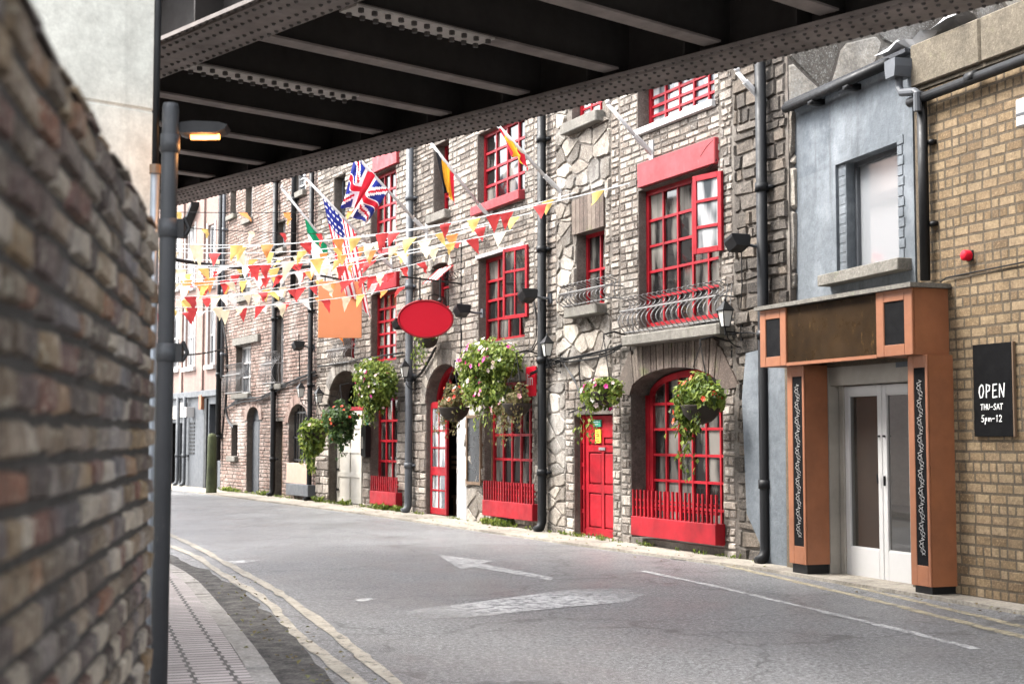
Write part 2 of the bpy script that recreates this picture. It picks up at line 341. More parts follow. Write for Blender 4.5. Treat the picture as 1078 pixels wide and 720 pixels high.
# ---------------------------------------------------------------- masonry generators
def hole_half(op, z):
    """x-range of an opening at height z, or None"""
    x0, x1, z0, z1, rise = op
    if z < z0 or z > z1: return None
    zs = z1 - rise
    if rise <= 0 or z <= zs: return x0, x1
    t = min(1, (z - zs) / rise); k = math.sqrt(max(0, 1 - t * t)); xc, w = (x0 + x1) / 2, (x1 - x0) / 2
    return xc - w * k, xc + w * k
def wall_sheet(mb, x0, x1, z0, z1, ops, depth=.35, back=True):
    xs = sorted({x0, x1, *[v for o in ops for v in o[:2] if x0 < v < x1]})
    zs = sorted({z0, z1, *[v for o in ops for v in o[2:4] if z0 < v < z1]})
    for a, b in zip(xs, xs[1:]):
        for c, d in zip(zs, zs[1:]):
            xm, zm = (a + b) / 2, (c + d) / 2
            if any(o[0] < xm < o[1] and o[2] < zm < o[3] for o in ops): continue
            mb.poly([(a, 0, c), (b, 0, c), (b, 0, d), (a, 0, d)])
    for o in ops:
        a, b, c, d, rise = o; s = d - rise
        mb.poly([(a, 0, c), (a, 0, s), (a, depth, s), (a, depth, c)]); mb.poly([(b, 0, s), (b, 0, c), (b, depth, c), (b, depth, s)])
        mb.poly([(a, 0, c), (a, depth, c), (b, depth, c), (b, 0, c)])
        if rise <= 0: mb.poly([(a, 0, d), (b, 0, d), (b, depth, d), (a, depth, d)])
        else:
            n = 14; xc, w = (a + b) / 2, (b - a) / 2
            pts = [(xc - w * math.cos(math.pi * k / n), s + rise * math.sin(math.pi * k / n)) for k in range(n + 1)]
            for p, q in zip(pts, pts[1:]):
                mb.poly([(p[0], 0, p[1]), (q[0], 0, q[1]), (q[0], 0, d + 1e-4), (p[0], 0, d + 1e-4)])
                mb.poly([(p[0], 0, p[1]), (p[0], depth, p[1]), (q[0], depth, q[1]), (q[0], 0, q[1])])
def lump(mb, poly, proud, inset, tone):
    """a stone with a rounded face: outline polygon (x,z) ccw"""
    n = len(poly); cx = sum(p[0] for p in poly) / n; cz = sum(p[1] for p in poly) / n
    a = [mb.V((x, .01, z)) for x, z in poly]
    tx, tz = rnd.uniform(-2, 2), rnd.uniform(-2.5, 2.5); b = []
    for x, z in poly:
        d = math.hypot(x - cx, z - cz) + 1e-6; k = max(.3, 1 - inset / d)
        b.append(mb.V((cx + (x - cx) * k, -max(.004, proud * (1 + tx * (x - cx) + tz * (z - cz)) * rnd.uniform(.85, 1.1)), cz + (z - cz) * k)))
    for k in range(n): mb.face([a[k], a[(k+1)%n], b[(k+1)%n], b[k]], tone)
    mb.face(b, tone)
def brickwork(mb, x0, x1, z0, z1, ops, bw=.225, bh=.075, gap=.01, proud=.008, vary=0.0, jag=0.0, english=False, margin=0.0, rough=0.0, hv=None):
    z = z0; row = 0
    while z < z1 - .02:
        h = min(bh * (1 + rnd.uniform(-1, 1) * (vary * (1 + rough) if hv is None else hv)), z1 - z); zm = z + h / 2
        spans = [(x0 + rnd.uniform(0, jag), x1 - rnd.uniform(0, jag))]
        for o in ops:
            hs = hole_half((o[0]-margin, o[1]+margin, o[2], o[3]+margin, o[4]), zm) or hole_half(o, z + .005) or hole_half(o, z + h - .005)
            if hs:
                ns = []
                for a, b in spans:
                    if hs[1] <= a or hs[0] >= b: ns.append((a, b)); continue
                    if hs[0] > a + .03: ns.append((a, hs[0]))
                    if hs[1] < b - .03: ns.append((hs[1], b))
                spans = ns
        hd = english and row % 4 == 0
        for a, b in spans:
            x = a; first = True
            while x < b - .01:
                w = (bw * .5 if hd else bw) * (1 + rnd.uniform(-vary, vary) * 1.3) * (rnd.uniform(1-rough, 1+rough*1.6) if rough else 1)
                if first and row % 2: w *= .5
                if english and not hd and rnd.random() < .07: w *= .5
                first = False
                if b - x - w < bw * .3: w = b - x
                e = x + w; p = proud * rnd.uniform(.5, 1.4); i = gap * .5; c = min(.012, bh * .12) * (1 + vary)
                tone = rnd.random()
                j = (lambda: rnd.uniform(-1, 1) * vary * (.035 if bh < .14 else .055))
                A = [(x+i, z+i), (e-i, z+i), (e-i, z+h-i), (x+i, z+h-i)]
                A = [(u + j(), v + j()) for u, v in A]
                va = [mb.V((u, .01, v)) for u, v in A]
                mx, mz = (x + e) / 2, z + h / 2
                vb = [mb.V((u + (c if u < mx else -c), -p * (1 + rnd.uniform(-.25, .25) * (vary > 0)), v + (c if v < mz else -c))) for u, v in A]
                mb.face(vb, tone)
                for k in range(4): mb.face([va[k], va[(k+1)%4], vb[(k+1)%4], vb[k]], tone)
                x = e
        z += h; row += 1
def clip(poly, nx, nz, d):
    out = []
    for i, p in enumerate(poly):
        q = poly[(i+1) % len(poly)]; a = p[0]*nx + p[1]*nz - d; b = q[0]*nx + q[1]*nz - d
        if a <= 0: out.append(p)
        if (a < 0 < b) or (b < 0 < a): t = a / (a - b); out.append((p[0] + (q[0]-p[0])*t, p[1] + (q[1]-p[1])*t))
    return out
def rubble(mb, x0, x1, z0, z1, ops, sx=.36, sz=.22, gap=.011, proud=.03, jit=.36, inset=.02, drop=.22):
    nx = max(1, int((x1-x0)/sx)); nz = max(1, int((z1-z0)/sz)); dx, dz = (x1-x0)/nx, (z1-z0)/nz
    P = {}
    for i in range(-1, nx+1):
        for j in range(-1, nz+1): P[i, j] = (x0 + (i+.5+(.5 if j % 2 else 0)*.8+rnd.uniform(-jit, jit))*dx, z0 + (j+.5+rnd.uniform(-jit, jit))*dz)
    for k_ in list(P):
        if rnd.random() < drop: del P[k_]
    for (i, j), p in P.items():
        poly = [(x0, z0), (x1, z0), (x1, z1), (x0, z1)]
        for di in (-3,-2,-1,0,1,2,3):
            for dj in (-3,-2,-1,0,1,2,3):
                q = P.get((i+di, j+dj))
                if not q or (di == 0 and dj == 0): continue
                ux, uz = (q[0]-p[0])/sx**2, (q[1]-p[1])/sz**2
                m = ((p[0]+q[0])/2, (p[1]+q[1])/2)
                poly = clip(poly, ux, uz, ux*m[0] + uz*m[1])
                if len(poly) < 3: break
            if len(poly) < 3: break
        if len(poly) < 3: continue
        bad = False
        for o in ops:
            if max(v[0] for v in poly) <= o[0] or min(v[0] for v in poly) >= o[1] or max(v[1] for v in poly) <= o[2] or min(v[1] for v in poly) >= o[3]: continue
            cx = sum(v[0] for v in poly)/len(poly); cz = sum(v[1] for v in poly)/len(poly)
            ds = [(o[0]-cx, 1, 0, o[0]), (cx-o[1], -1, 0, -o[1]), (cz-o[3], 0, -1, -o[3]), (o[2]-cz, 0, 1, o[2])]
            b = max(ds)
            if b[0] < 0 and b[0] < -.06: bad = True; break
            poly = clip(poly, b[1], b[2], b[3])
            if len(poly) < 3: bad = True; break
        if bad: continue
        cx = sum(v[0] for v in poly)/len(poly); cz = sum(v[1] for v in poly)/len(poly)
        ar = abs(sum(poly[k][0]*poly[(k+1)%len(poly)][1]-poly[(k+1)%len(poly)][0]*poly[k][1] for k in range(len(poly))))/2
        if ar < .004: continue
        poly2 = []
        for v in poly:
            d = math.hypot(v[0]-cx, v[1]-cz); k = max(.5, 1 - gap/(d+1e-6)); poly2.append((cx+(v[0]-cx)*k, cz+(v[1]-cz)*k))
        # soften corners
        sm = []
        for k in range(len(poly2)):
            a, b = poly2[k], poly2[(k+1)%len(poly2)]
            sm += [(a[0]*.88+b[0]*.12, a[1]*.88+b[1]*.12)]
            if math.hypot(a[0]-b[0], a[1]-b[1]) > .12: sm.append(((a[0]+b[0])/2+rnd.uniform(-.014, .014), (a[1]+b[1])/2+rnd.uniform(-.014, .014)))
            sm += [(a[0]*.12+b[0]*.88, a[1]*.12+b[1]*.88)]
        lump(mb, sm, proud*rnd.uniform(.5, 1.3), inset, rnd.random())
def voussoirs(mb, op, ring, n, proud=.03, gap=.01, jit=.04, fan=1.0):
    a, b, c, d, rise = op; xc, w, s = (a+b)/2, (b-a)/2, d-rise
    th0 = 0; 
    for k in range(n):
        t0, t1 = (math.pi*k/n, math.pi*(k+1)/n) if fan == 1 else (math.acos(1-2*k/n), math.acos(1-2*(k+1)/n)); g = gap / max(w, .1) / 2
        def pt(t, r):
            # normal of the ellipse
            ex, ez = -w*math.cos(t), rise*math.sin(t); nx, nz = -math.cos(t)*rise*fan, math.sin(t)*w; l = math.hypot(nx, nz) or 1
            return xc + ex + nx/l*r, s + ez + nz/l*r
        rr = ring * (1 + rnd.uniform(-jit, jit)); A = [pt(t0+g, .004), pt(t1-g, .004), pt(t1-g, rr), pt(t0+g, rr)]
        mb.prism(A[::-1], -proud*rnd.uniform(.7, 1.2), .02, rnd.random())

# ---------------------------------------------------------------- joinery
def grid_window(parent, op, mat, cols, rows, depth=.2, fw=.06, bw=.028, glass='window_glass', tone=None, transom=None, name='window', tilt=.012):
    a, b, c, d, rise = op; m = MB(); g = MB(); y0 = depth - .06; s = d - rise
    T = .5
    if rise > 0:
        n = 14; xc, w = (a+b)/2, (b-a)/2
        arc = [(xc - w*math.cos(math.pi*k/n), s + rise*math.sin(math.pi*k/n)) for k in range(n+1)]
        ai = [(xc - (w-fw)*math.cos(math.pi*k/n), s + (rise-fw)*math.sin(math.pi*k/n)) for k in range(n+1)]
        for k in range(n): m.prism([arc[k], ai[k], ai[k+1], arc[k+1]], y0, depth, T)
    else: m.box(a, b, y0, depth, d-fw, d, T)
    m.box(a, a+fw, y0, depth, c, s, T); m.box(b-fw, b, y0, depth, c, s, T); m.box(a+fw, b-fw, y0, depth, c, c+fw, T)
    def top(x):
        if rise <= 0: return d - fw
        t = max(-1, min(1, (x-(a+b)/2)/((b-a)/2-fw))); return s + (rise-fw)*math.sqrt(1-t*t)
    xs = [a+fw+(b-a-2*fw)*k/cols for k in range(cols+1)]; H_ = d-c-2*fw
    zs = [c+fw+H_*k/rows for k in range(rows+1)]
    for x in xs[1:-1]: m.box(x-bw/2, x+bw/2, y0+.008, depth-.008, c+fw, top(x)+.005, T)
    for k, z in enumerate(zs[1:-1]):
        ww = bw*2 if transom and (k+1) in transom else bw
        hs = hole_half((a+fw, b-fw, c, d-fw, max(0, rise-fw) if rise > 0 else 0), z) or (a+fw, b-fw)
        m.box(hs[0], hs[1], y0+.004 if ww > bw else y0+.012, depth-.012, z-ww/2, z+ww/2, T)
    for i in range(cols):
        for j in range(rows):
            x0, x1, z0, z1 = xs[i], xs[i+1], zs[j], zs[j+1]
            if rise > 0: z1 = min(z1, max(top(x0), top(x1)))
            if z1 <= z0 + .01: continue
            u, v = rnd.uniform(-tilt, tilt)*.3, rnd.uniform(-tilt, tilt)*.3
            g.poly([(x0, depth-.02-u-v, z0), (x1, depth-.02+u-v, z0), (x1, depth-.02+u+v, z1), (x0, depth-.02-u+v, z1)])
    f = m.build(name, MATS[mat], parent); g.build('glazing', MATS[glass], f)
    return f
def box_part(name, mat, parent, x0, x1, y0, y1, z0, z1, ch=.008):
    m = MB(); m.box(x0, x1, y0, y1, z0, z1, .5, ch); return m.build(name, MATS[mat], parent)
def railing_box(parent, x0, x1, zb0, zb1, zr, out=.16):
    o = box_part('window_box', 'red_paint', parent, x0, x1, -out, -.01, zb0, zb1)
    m = MB(); n = max(6, int((x1-x0)/.105))
    for k in range(n+1):
        x = x0+.02+(x1-x0-.04)*k/n; m.box(x-.013, x+.013, -out+.02, -out+.045, zb1, zr, .5)
    for z in (zb1+.12, zb1+(zr-zb1)*.62): m.box(x0, x1, -out+.046, -out+.066, z-.014, z+.014, .5)
    m.build('guard_rail', MATS['red_paint'], o)
def balcony(parent, x0, x1, z0, z1, out=.3):
    m = MB(); n = max(6, int((x1-x0)/.125))
    def bar(x, yb=0, s=1):
        pts = []
        for k in range(11):
            t = k/10; bulge = .13*math.sin(math.pi*min(1, t*1.35))**1.2 if t < .74 else -.10*math.sin(math.pi*(t-.74)/.26)
            pts.append((x, -out*.62 - bulge*s, z0 + (z1-z0)*t))
        # curl
        for k in range(1, 6):
            a = k/5*math.pi*1.4; pts.append((x, pts[10][1] - .045*math.sin(a)*1.0, z1 + .0 + .045*(1-math.cos(a))*.5))
        m.tube(pts, .0075, 5)
    for k in range(n+1): bar(x0+(x1-x0)*k/n)
    for z, y in ((z0+.02, -out*.62-.02), (z0+(z1-z0)*.66, -out*.62-.10)):
        m.tube([(x0, .05, z), (x0, y, z), (x1, y, z), (x1, .05, z)], .011, 6)
    for x in (x0, x1):
        for k in range(1, 3): 
            y = -out*.62*k/3; m.tube([(x, y, z0+.02), (x, y-.03, z0+(z1-z0)*.4), (x, y, z1)], .0075, 5)
    return m.build('balcony_rail', MATS['silver_rail'], parent)
def pipe(parent, x, z0, z1, r, mat='dark_pipe', off=.1, shoe=True, name='downpipe'):
    m = MB(); pts = [(x, -off, z1), (x, -off, z0+.25)]
    if shoe: pts += [(x, -off, z0+.14), (x, -off-.03, z0+.05), (x, -off-.12, z0)]
    m.tube(pts, r, 12)
    z = z0+.9
    while z < z1: m.tube([(x, -off, z-.05), (x, -off, z+.05)], r*1.22, 12); m.box(x-r*1.8, x+r*1.8, -off+r*.6, .01, z-.02, z+.02, .5); z += 1.75
    return m.build(name, MATS[mat], parent, True)

# ================================================================= THE STREET
SY = Seg(3.995, 13.94, 21.1)       # buff brick building
SG = Seg(3.99, 13.95, 15.5)        # grey rendered house
SP = Seg(3.225, 16.4, 24.1)        # stone pub
xB = SP.at(430, 500)[0]; pB = SP.world(xB, 0, 0)
SB = Seg(pB.x, pB.y, 27.4)         # far row

def offset_pt(seg, x, off): return seg.world(x, -off, 0)
m = MB(); m.poly([(-90, -40, -.02), (60, -40, -.02), (60, 120, -.02), (-90, 120, -.02)]); tag(m.build('ground', MATS['gutter_dirt']), kind='structure')
m = MB(); m.poly([(-60, -20, 0), (30, -20, 0), (30, 100, 0), (-60, 100, 0)]); tag(m.build('road', MATS['asphalt']), kind='structure')
# left pavement and kerb
kp = [ground(x, y, .1) for x, y in ((295,718), (264,676), (230,634), (206,609), (177,592))]
d0 = (kp[0]-kp[1]).normalized(); kp = [kp[0]+d0*12, kp[0]+d0*4] + kp
for a, l in ((24, 3), (32, 3), (42, 3), (52, 4), (60, 8), (62, 25)): kp.append(kp[-1] + Vector((-math.sin(R(a)), math.cos(R(a)), 0))*l)
def lateral(pts, w):
    out = []
    for i, p in enumerate(pts):
        d = (pts[min(i+1, len(pts)-1)] - pts[max(i-1, 0)]); d.z = 0; d.normalize(); out.append(p + Vector((d.y, -d.x, 0))*w)   # to the right of travel
    return out
def dense(pts, step=.35):
    out = []
    for i in range(len(pts)-1):
        p0 = pts[max(i-1, 0)]; p1, p2 = pts[i], pts[i+1]; p3 = pts[min(i+2, len(pts)-1)]
        n = max(1, int((p2-p1).length/step))
        for k in range(n):
            t = k/n; out.append(.5*((2*p1)+(p2-p0)*t+(2*p0-5*p1+4*p2-p3)*t*t+(3*p1-p0-3*p2+p3)*t**3))
    out.append(pts[-1]); return out
kd = dense(kp)
inner = lateral(kd, -.14)
m = MB()
for i in range(len(kd)-1):
    a, b = inner[i], inner[i+1]; m.poly([(a.x, a.y, .1), (b.x, b.y, .1), (min(-40, b.x-12), b.y, .1), (min(-40, a.x-12), a.y, .1)][::1], .5)
tag(m.build('pavement', MATS['paving_bricks']), kind='structure')
m = MB(); acc = 0; i0 = 0
for i in range(1, len(kd)):
    acc += (kd[i]-kd[i-1]).length
    if acc > .85 or i == len(kd)-1:
        a, b, c, d = inner[i0], inner[i], kd[i], kd[i0]; s = .012; t = rnd.random(); hz = .1+rnd.uniform(-.006, .008)
        dv = (b-a).normalized()*s; a2, d2, b2, c2 = a+dv, d+dv, b-dv, c-dv
        m.poly([(a2.x,a2.y,hz),(d2.x,d2.y,hz),(c2.x,c2.y,hz),(b2.x,b2.y,hz)], t)
        m.poly([(d2.x,d2.y,hz),(d2.x,d2.y,-.01),(c2.x,c2.y,-.01),(c2.x,c2.y,hz)], t)
        m.poly([(a2.x,a2.y,hz),(a2.x,a2.y,-.01),(d2.x,d2.y,-.01),(d2.x,d2.y,hz)], t); m.poly([(b2.x,b2.y,-.01),(b2.x,b2.y,hz),(c2.x,c2.y,hz),(c2.x,c2.y,-.01)], t)
        acc = 0; i0 = i
tag(m.build('kerb', MATS['kerb_stone']), kind='structure')
def strip(name, pts, w, mat, z=.004, jag=.02):
    L_, R_ = lateral(pts, -w/2), lateral(pts, w/2); m = MB()
    jl = [Vector((rnd.uniform(-jag, jag), rnd.uniform(-jag, jag), 0)) for _ in pts]; jr = [Vector((rnd.uniform(-jag, jag), rnd.uniform(-jag, jag), 0)) for _ in pts]
    for i in range(len(pts)-1):
        a, b, c, d = L_[i]+jl[i], R_[i]+jr[i], R_[i+1]+jr[i+1], L_[i+1]+jl[i+1]
        m.poly([(a.x,a.y,z),(b.x,b.y,z),(c.x,c.y,z),(d.x,d.y,z)], .5)
    return tag(m.build(name, MATS[mat]), kind='structure')
gut = lateral(kd, .2); strip('gutter', gut, .42, 'gutter_dirt', .004, .05)
def line_px(px, ext=True):
    p = [ground(x, y) for x, y in px]
    if ext:
        d0 = (p[0]-p[1]).normalized(); p = [p[0]+d0*8] + p
        for a, l in ((24, 2.5), (32, 3), (42, 3), (52, 4), (60, 8)): p.append(p[-1]+Vector((-math.sin(R(a)), math.cos(R(a)), 0))*l)
    return dense(p, .3)
strip('yellow_line', line_px(((378,720),(318,672),(276,630),(230,602),(206,586))), .095, 'yellow_line', .008)
strip('yellow_line', line_px(((417,720),(371,683),(318,641),(280,616),(237,593),(213,579),(178,563))), .1, 'yellow_line', .008)
strip('white_line', line_px(((677,601),(760,619),(880,647),(1029,683)), False), .085, 'white_line', .004)
strip('yellow_line', line_px(((700,576.5),(800,596),(896,617),(985,638),(1078,660),(1200,690)), False), .1, 'faded_line', .004)
strip('yellow_line', line_px(((700,581.5),(800,603.5),(896,626),(985,648),(1078,671),(1200,702)), False), .1, 'faded_line', .004)
def flatpoly(name, px, mat, z=.004):
    m = MB(); m.poly([(*ground(x, y)[:2], z) for x, y in px][::-1], .5)
    return tag(m.build(name, MATS[mat]), kind='structure')
flatpoly('arrow_marking', ((461,584.5),(519,590.5),(506,593.3),(584,608.3),(579,611),(500,597),(486,599.5)), 'white_line')
flatpoly('worn_patch', ((425,645),(450,640),(480,637),(540,629),(600,621),(655,620),(680,626),(660,634),(610,638),(570,642),(500,650),(440,652)), 'scuffed_patch', .006)
flatpoly('worn_patch', ((232,592),(262,589),(276,590.5),(250,594)), 'scuffed_patch', .006)
flatpoly('worn_patch', ((372,631.5),(390,629.5),(396,632),(380,634)), 'scuffed_patch', .006)
g = ground(628, 632); t_ = MB(); t_.lathe([(.32, -.01), (.32, .007), (.27, .007), (.265, .003), (.02, .003)], (g.x+1.5, g.y+4.5, 0), 28, .5)
for k in range(7):
    y = -.21+.07*k; w_ = math.sqrt(max(.01, .25**2-y*y)); t_.box(g.x+1.5-w_, g.x+1.5+w_, g.y+4.5+y-.012, g.y+4.5+y+.012, .003, .0075, .5)
tag(t_.build('drain_cover', MATS['rivet_steel']), 'round dark iron drain cover set in the road', 'drain cover')
# right footpath along the frontages
fp = [SY.world(9, -.34, 0), SY.world(0, -.34, 0), SP.world(0, -.5, 0), SP.world(-4, -.75, 0), SP.world(xB, -.95, 0), SB.world(-8, -1.0, 0), SB.world(-14, -1.0, 0), SB.world(-30, -1., 0)]
bk = [SY.world(9, .2, 0), SY.world(0, .2, 0), SP.world(0, .2, 0), SP.world(-4, .2, 0), SP.world(xB, .2, 0), SB.world(-8, .2, 0), SB.world(-14, .2, 0), SB.world(-30, .2, 0)]
m = MB()
for i in range(len(fp)-1):
    a, b, c, d = fp[i], fp[i+1], bk[i+1], bk[i]; z = .035
    m.poly([(a.x,a.y,z),(d.x,d.y,z),(c.x,c.y,z),(b.x,b.y,z)], .5); m.poly([(a.x,a.y,-.01),(a.x,a.y,z),(b.x,b.y,z),(b.x,b.y,-.01)], .5)
tag(m.build('footpath', MATS['footpath_concrete']), kind='structure')

# ================================================================= LEFT BRICK WALL
aw = math.atan(.164)
wall = thing('brick_wall', 'rough dark multi-coloured brick wall with mossy top, out of focus close to the camera', 'wall', (-1.187, 4.67, 0), math.pi/2 + aw)
# local x runs away from the camera along the wall, y = towards the pavement's back (left)
WT = 2.2
m = MB(); brickwork(m, -6.2, 0, .1, WT, [], .17, .08, .012, .015, .17, rough=.4, hv=.07)
bw_ = m.build('brickwork', MATS['old_brick'], wall)
m = MB(); brickwork(m, 0, .33, .1, WT, [], .17, .08, .012, .015, .17, rough=.4, hv=.07)
o = m.build('end_brickwork', MATS['old_brick'], wall); o.rotation_euler = (0, 0, math.pi/2)
m = MB(); m.box(-6.2, -.005, .0, .33, 0, WT); m.build('mortar_core', MATS['wall_mortar'], wall)
m = MB(); brickwork(m, -6.2, 0, .0, .34, [], .225, .17, .016, .02, .12)
for i, v in enumerate(m.v): m.v[i] = (v[0], v[2], WT - v[1] + .012)
for i, f in enumerate(m.f): m.f[i] = f[::-1]
m.build('coping', MATS['old_brick'], wall)

# ================================================================= RAILWAY BRIDGE
G0 = Vector((-4.2, 17.75, 4.5)); gd = Vector((.667, -.745, 0)).normalized(); gn = Vector((.745, .667, 0)).normalized()
grot = math.atan2(gd.y, gd.x)
bridge = thing('railway_bridge', 'dark riveted steel railway bridge crossing overhead', 'bridge', (G0.x, G0.y, 0), grot)
# local: x along girder to the right, y = gn direction (away from the camera)
ZB = G0.z
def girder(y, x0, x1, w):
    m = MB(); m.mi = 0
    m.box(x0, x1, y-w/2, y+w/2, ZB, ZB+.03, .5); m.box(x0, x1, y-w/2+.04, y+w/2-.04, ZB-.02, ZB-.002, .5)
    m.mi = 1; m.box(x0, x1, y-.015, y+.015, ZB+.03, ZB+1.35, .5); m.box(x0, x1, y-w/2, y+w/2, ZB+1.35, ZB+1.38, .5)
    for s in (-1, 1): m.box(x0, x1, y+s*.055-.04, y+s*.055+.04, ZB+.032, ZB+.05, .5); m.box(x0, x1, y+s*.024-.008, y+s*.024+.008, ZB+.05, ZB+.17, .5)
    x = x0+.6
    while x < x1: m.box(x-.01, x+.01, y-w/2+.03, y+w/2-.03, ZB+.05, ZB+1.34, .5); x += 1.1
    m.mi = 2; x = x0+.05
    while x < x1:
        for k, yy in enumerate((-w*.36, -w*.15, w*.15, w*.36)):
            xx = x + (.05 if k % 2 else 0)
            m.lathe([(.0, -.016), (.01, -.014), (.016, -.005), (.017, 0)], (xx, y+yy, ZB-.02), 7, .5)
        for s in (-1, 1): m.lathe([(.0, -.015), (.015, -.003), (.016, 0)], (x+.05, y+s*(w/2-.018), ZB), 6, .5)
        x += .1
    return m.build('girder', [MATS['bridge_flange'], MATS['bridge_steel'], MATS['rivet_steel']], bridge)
SP3 = 3.34
girder(0, -3, 19, .5); girder(-SP3, -1.5, 17, .56)
js = [-1.0 + 1.1*k for k in range(17)]
for bay in (0,):
    ya, yb = -SP3*bay-.02, -SP3*(bay+1)+.02
    for k, x in enumerate(js):
        m = MB(); zj = ZB+.07
        m.mi = 0; m.box(x-.085, x+.085, yb+.25, ya-.2, zj, zj+.018, .5)
        m.mi = 1; m.box(x-.01, x+.01, yb, ya, zj+.018, zj+.55, .5)
        if bay == 0 and k in (6, 8):
            m.mi = 2; y1, y2 = (yb+.35, yb+2.0) if k == 6 else (yb+.4, yb+1.7)
            m.box(x-.11, x+.11, y1, y2, zj-.018, zj-.002, .5); m.mi = 3; y = y1+.06
            while y < y2:
                for s in (-1, 1): m.lathe([(.0, -.035), (.022, -.03), (.022, 0)], (x+s*.075, y, zj-.018), 6, .5)
                y += .12
        m.build('joist', [MATS['bridge_flange'], MATS['bridge_steel'], MATS['pale_plate'], MATS['rivet_steel']], bridge)
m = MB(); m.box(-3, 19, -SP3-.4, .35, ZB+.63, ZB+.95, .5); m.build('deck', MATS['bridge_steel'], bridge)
for y in (.2, -SP3-.25):
    m = MB(); m.box(-3, 19, y-.02, y+.02, ZB+1.4, ZB+2.3, .5); m.build('parapet', MATS['bridge_steel'], bridge)

# concrete pier at the left, standing behind the brick wall
pz = 8.0; px_ = -381/1497*pz
prot = math.atan2(gn.y, gn.x) + 0.0
pier = thing('concrete_pier', 'pale weathered concrete bridge pier rising behind the brick wall', 'pier', (px_, pz, 0), R(41.8))
jz = [0, 1.25, 2.2, 3.35, 4.48]
m = MB()
for a, b in zip(jz, jz[1:]): m.box(-2.6, 0, 0, 9, a+.006, b-.006, rnd.random(), .015)
m.box(-2.59, -.012, .012, 8.98, 0, 4.4, .2); m.build('shaft', MATS['concrete'], pier)
m = MB(); m.box(-2.5, -.05, .05, 9.5, 4.49, 5.1, .5); m.build('bearing_shelf', MATS['dark_mortar'], pier)
# far-side abutment of the bridge, outside the picture on the right
ab = thing('stone_abutment', 'dark stone bridge abutment at the right end of the girders', 'abutment', (6.6, 3.6, 0), SY.rot)
m = MB(); m.box(0, 6, 0, 2.5, 0, 4.45, .4); m.build('mortar_core', MATS['dark_mortar'], ab)
m = MB(); rubble(m, 0, 6, 0, 4.45, [], .5, .3); m.build('stonework', MATS['rough_stone'], ab)

# pipes on the pier corner
post = thing('drainpipe', 'thick dark grey metal drainpipe with collars beside the concrete pier', 'pipe', (-.2432*7.6, 7.6, 0))
m = MB(); r = .045
m.tube([(-.015, 0, 0), (.0, 0, 3.27), (0, 0, 3.3)], [r, r, r*.9], 16)
for z in (1.95, 2.62, 3.08): m.tube([(0, 0, z-.05), (0, 0, z+.05)], r*1.18, 16)
m.build('pipe_shaft', MATS['post_paint'], post, True)
for z in (1.95, 2.62): m = MB(); m.box(.04, .085, -.02, .03, z-.05, z+.05, .5); m.tube([(.085, 0, z-.04), (.11, 0, z), (.085, 0, z+.06)], .012, 6); m.build('bracket', MATS['black_iron'], post)
con = thing('conduit', 'thin galvanised conduit running up the corner of the concrete pier', 'pipe', (-.2535*7.7, 7.7, 0))
m = MB(); m.tube([(0, 0, 0), (0, 0, 2.98)], .026, 10); m.build('lower_tube', MATS['galvanised'], con, True)
m = MB(); m.tube([(0, 0, 2.98), (.0, 0, 4.48)], .019, 10); m.build('upper_tube', MATS['dark_pipe'], con, True)
m = MB()
for z in (2.25, 2.96): m = MB(); m.tube([(0, 0, z-.025), (0, 0, z+.025)], .032, 10); m.build('clip', MATS['wood'], con)
# bulkhead street lamp
lz = 7.7; lamp = thing('street_lamp', 'small lit orange street lamp on the pier beside the drainpipe', 'lamp', ((191-539)/1497*lz, lz, H+(460-134)/1497*lz), R(4))
m = MB(); pr = [(x_, z_*.62) for x_, z_ in [(-.03, -.035), (.0, -.05), (.17, -.045), (.22, -.01), (.235, .03), (.19, .052), (.05, .058), (-.03, .04)]]
m.prism(pr, -.08, .08, .5); m.build('housing', MATS['black_iron'], lamp)
m = MB(); m.tube([(.03, 0, -.033), (.185, 0, -.03)], .02, 10); m.build('light_tube', MATS['lamp_glow'], lamp, True)
m = MB(); m.tube([(-.1, .02, .0), (-.03, 0, .0)], .02, 8); m.build('arm', MATS['rivet_steel'], lamp)
ld = bpy.data.lights.new('lamp_light', 'POINT'); ld.energy = .6; ld.color = (1, .45, .15); ld.shadow_soft_size = .05
lo = bpy.data.objects.new('lamp_light', ld); COL.objects.link(lo); lo.parent = lamp; lo.location = (.1, 0, -.12)

# ================================================================= BUFF BRICK BUILDING
yb_ = thing('brick_building', 'low buff brick building with stone coping at the right edge', 'building', SY.O, SY.rot)
ztop = SY.at(1040, 70)[1]
DO = SY.box(862, 957, 386, 612); DO = (DO[0], DO[1], 0.0, SY.at(905, 384)[1], 0)
m = MB(); wall_sheet(m, -2.45, 0, 0, 2.75, [DO], .4); wall_sheet(m, 0, 6, 0, ztop, [], .4); m.poly([(0, 0, 2.75), (0, 3, 2.75), (0, 3, ztop), (0, 0, ztop)]); m.poly([(-2.45, 0, 2.75), (0, 0, 2.75), (0, 3, 2.75), (-2.45, 3, 2.75)]); m.build('wall', MATS['dark_mortar'], yb_)
m = MB(); brickwork(m, .03, 6, .03, ztop, [DO], .215, .096, .005, .0025, .03, english=True); m.build('brickwork', MATS['buff_brick'], yb_)
m = MB(); x = 0.02
while x < 6: w = rnd.uniform(.8, 1.1); m.box(x, x+w-.01, -.06, .4, ztop+.04, ztop+.46, rnd.random(), .02); x += w
m.box(0, 6, -.02, .3, ztop, ztop+.04, .2); m.build('coping', MATS['coping_stone'], yb_)
m = MB(); zg = SY.at(1020, 83, .1)[1]
m.tube([(.06, -.1, zg-.03), (6, -.1, zg+.06)], .05, 12); 
for x in (1.0, 2.4): m.tube([(x-.06, -.1, zg), (x+.06, -.1, zg)], .058, 12)
m.build('gutter', MATS['black_iron'], yb_, True)
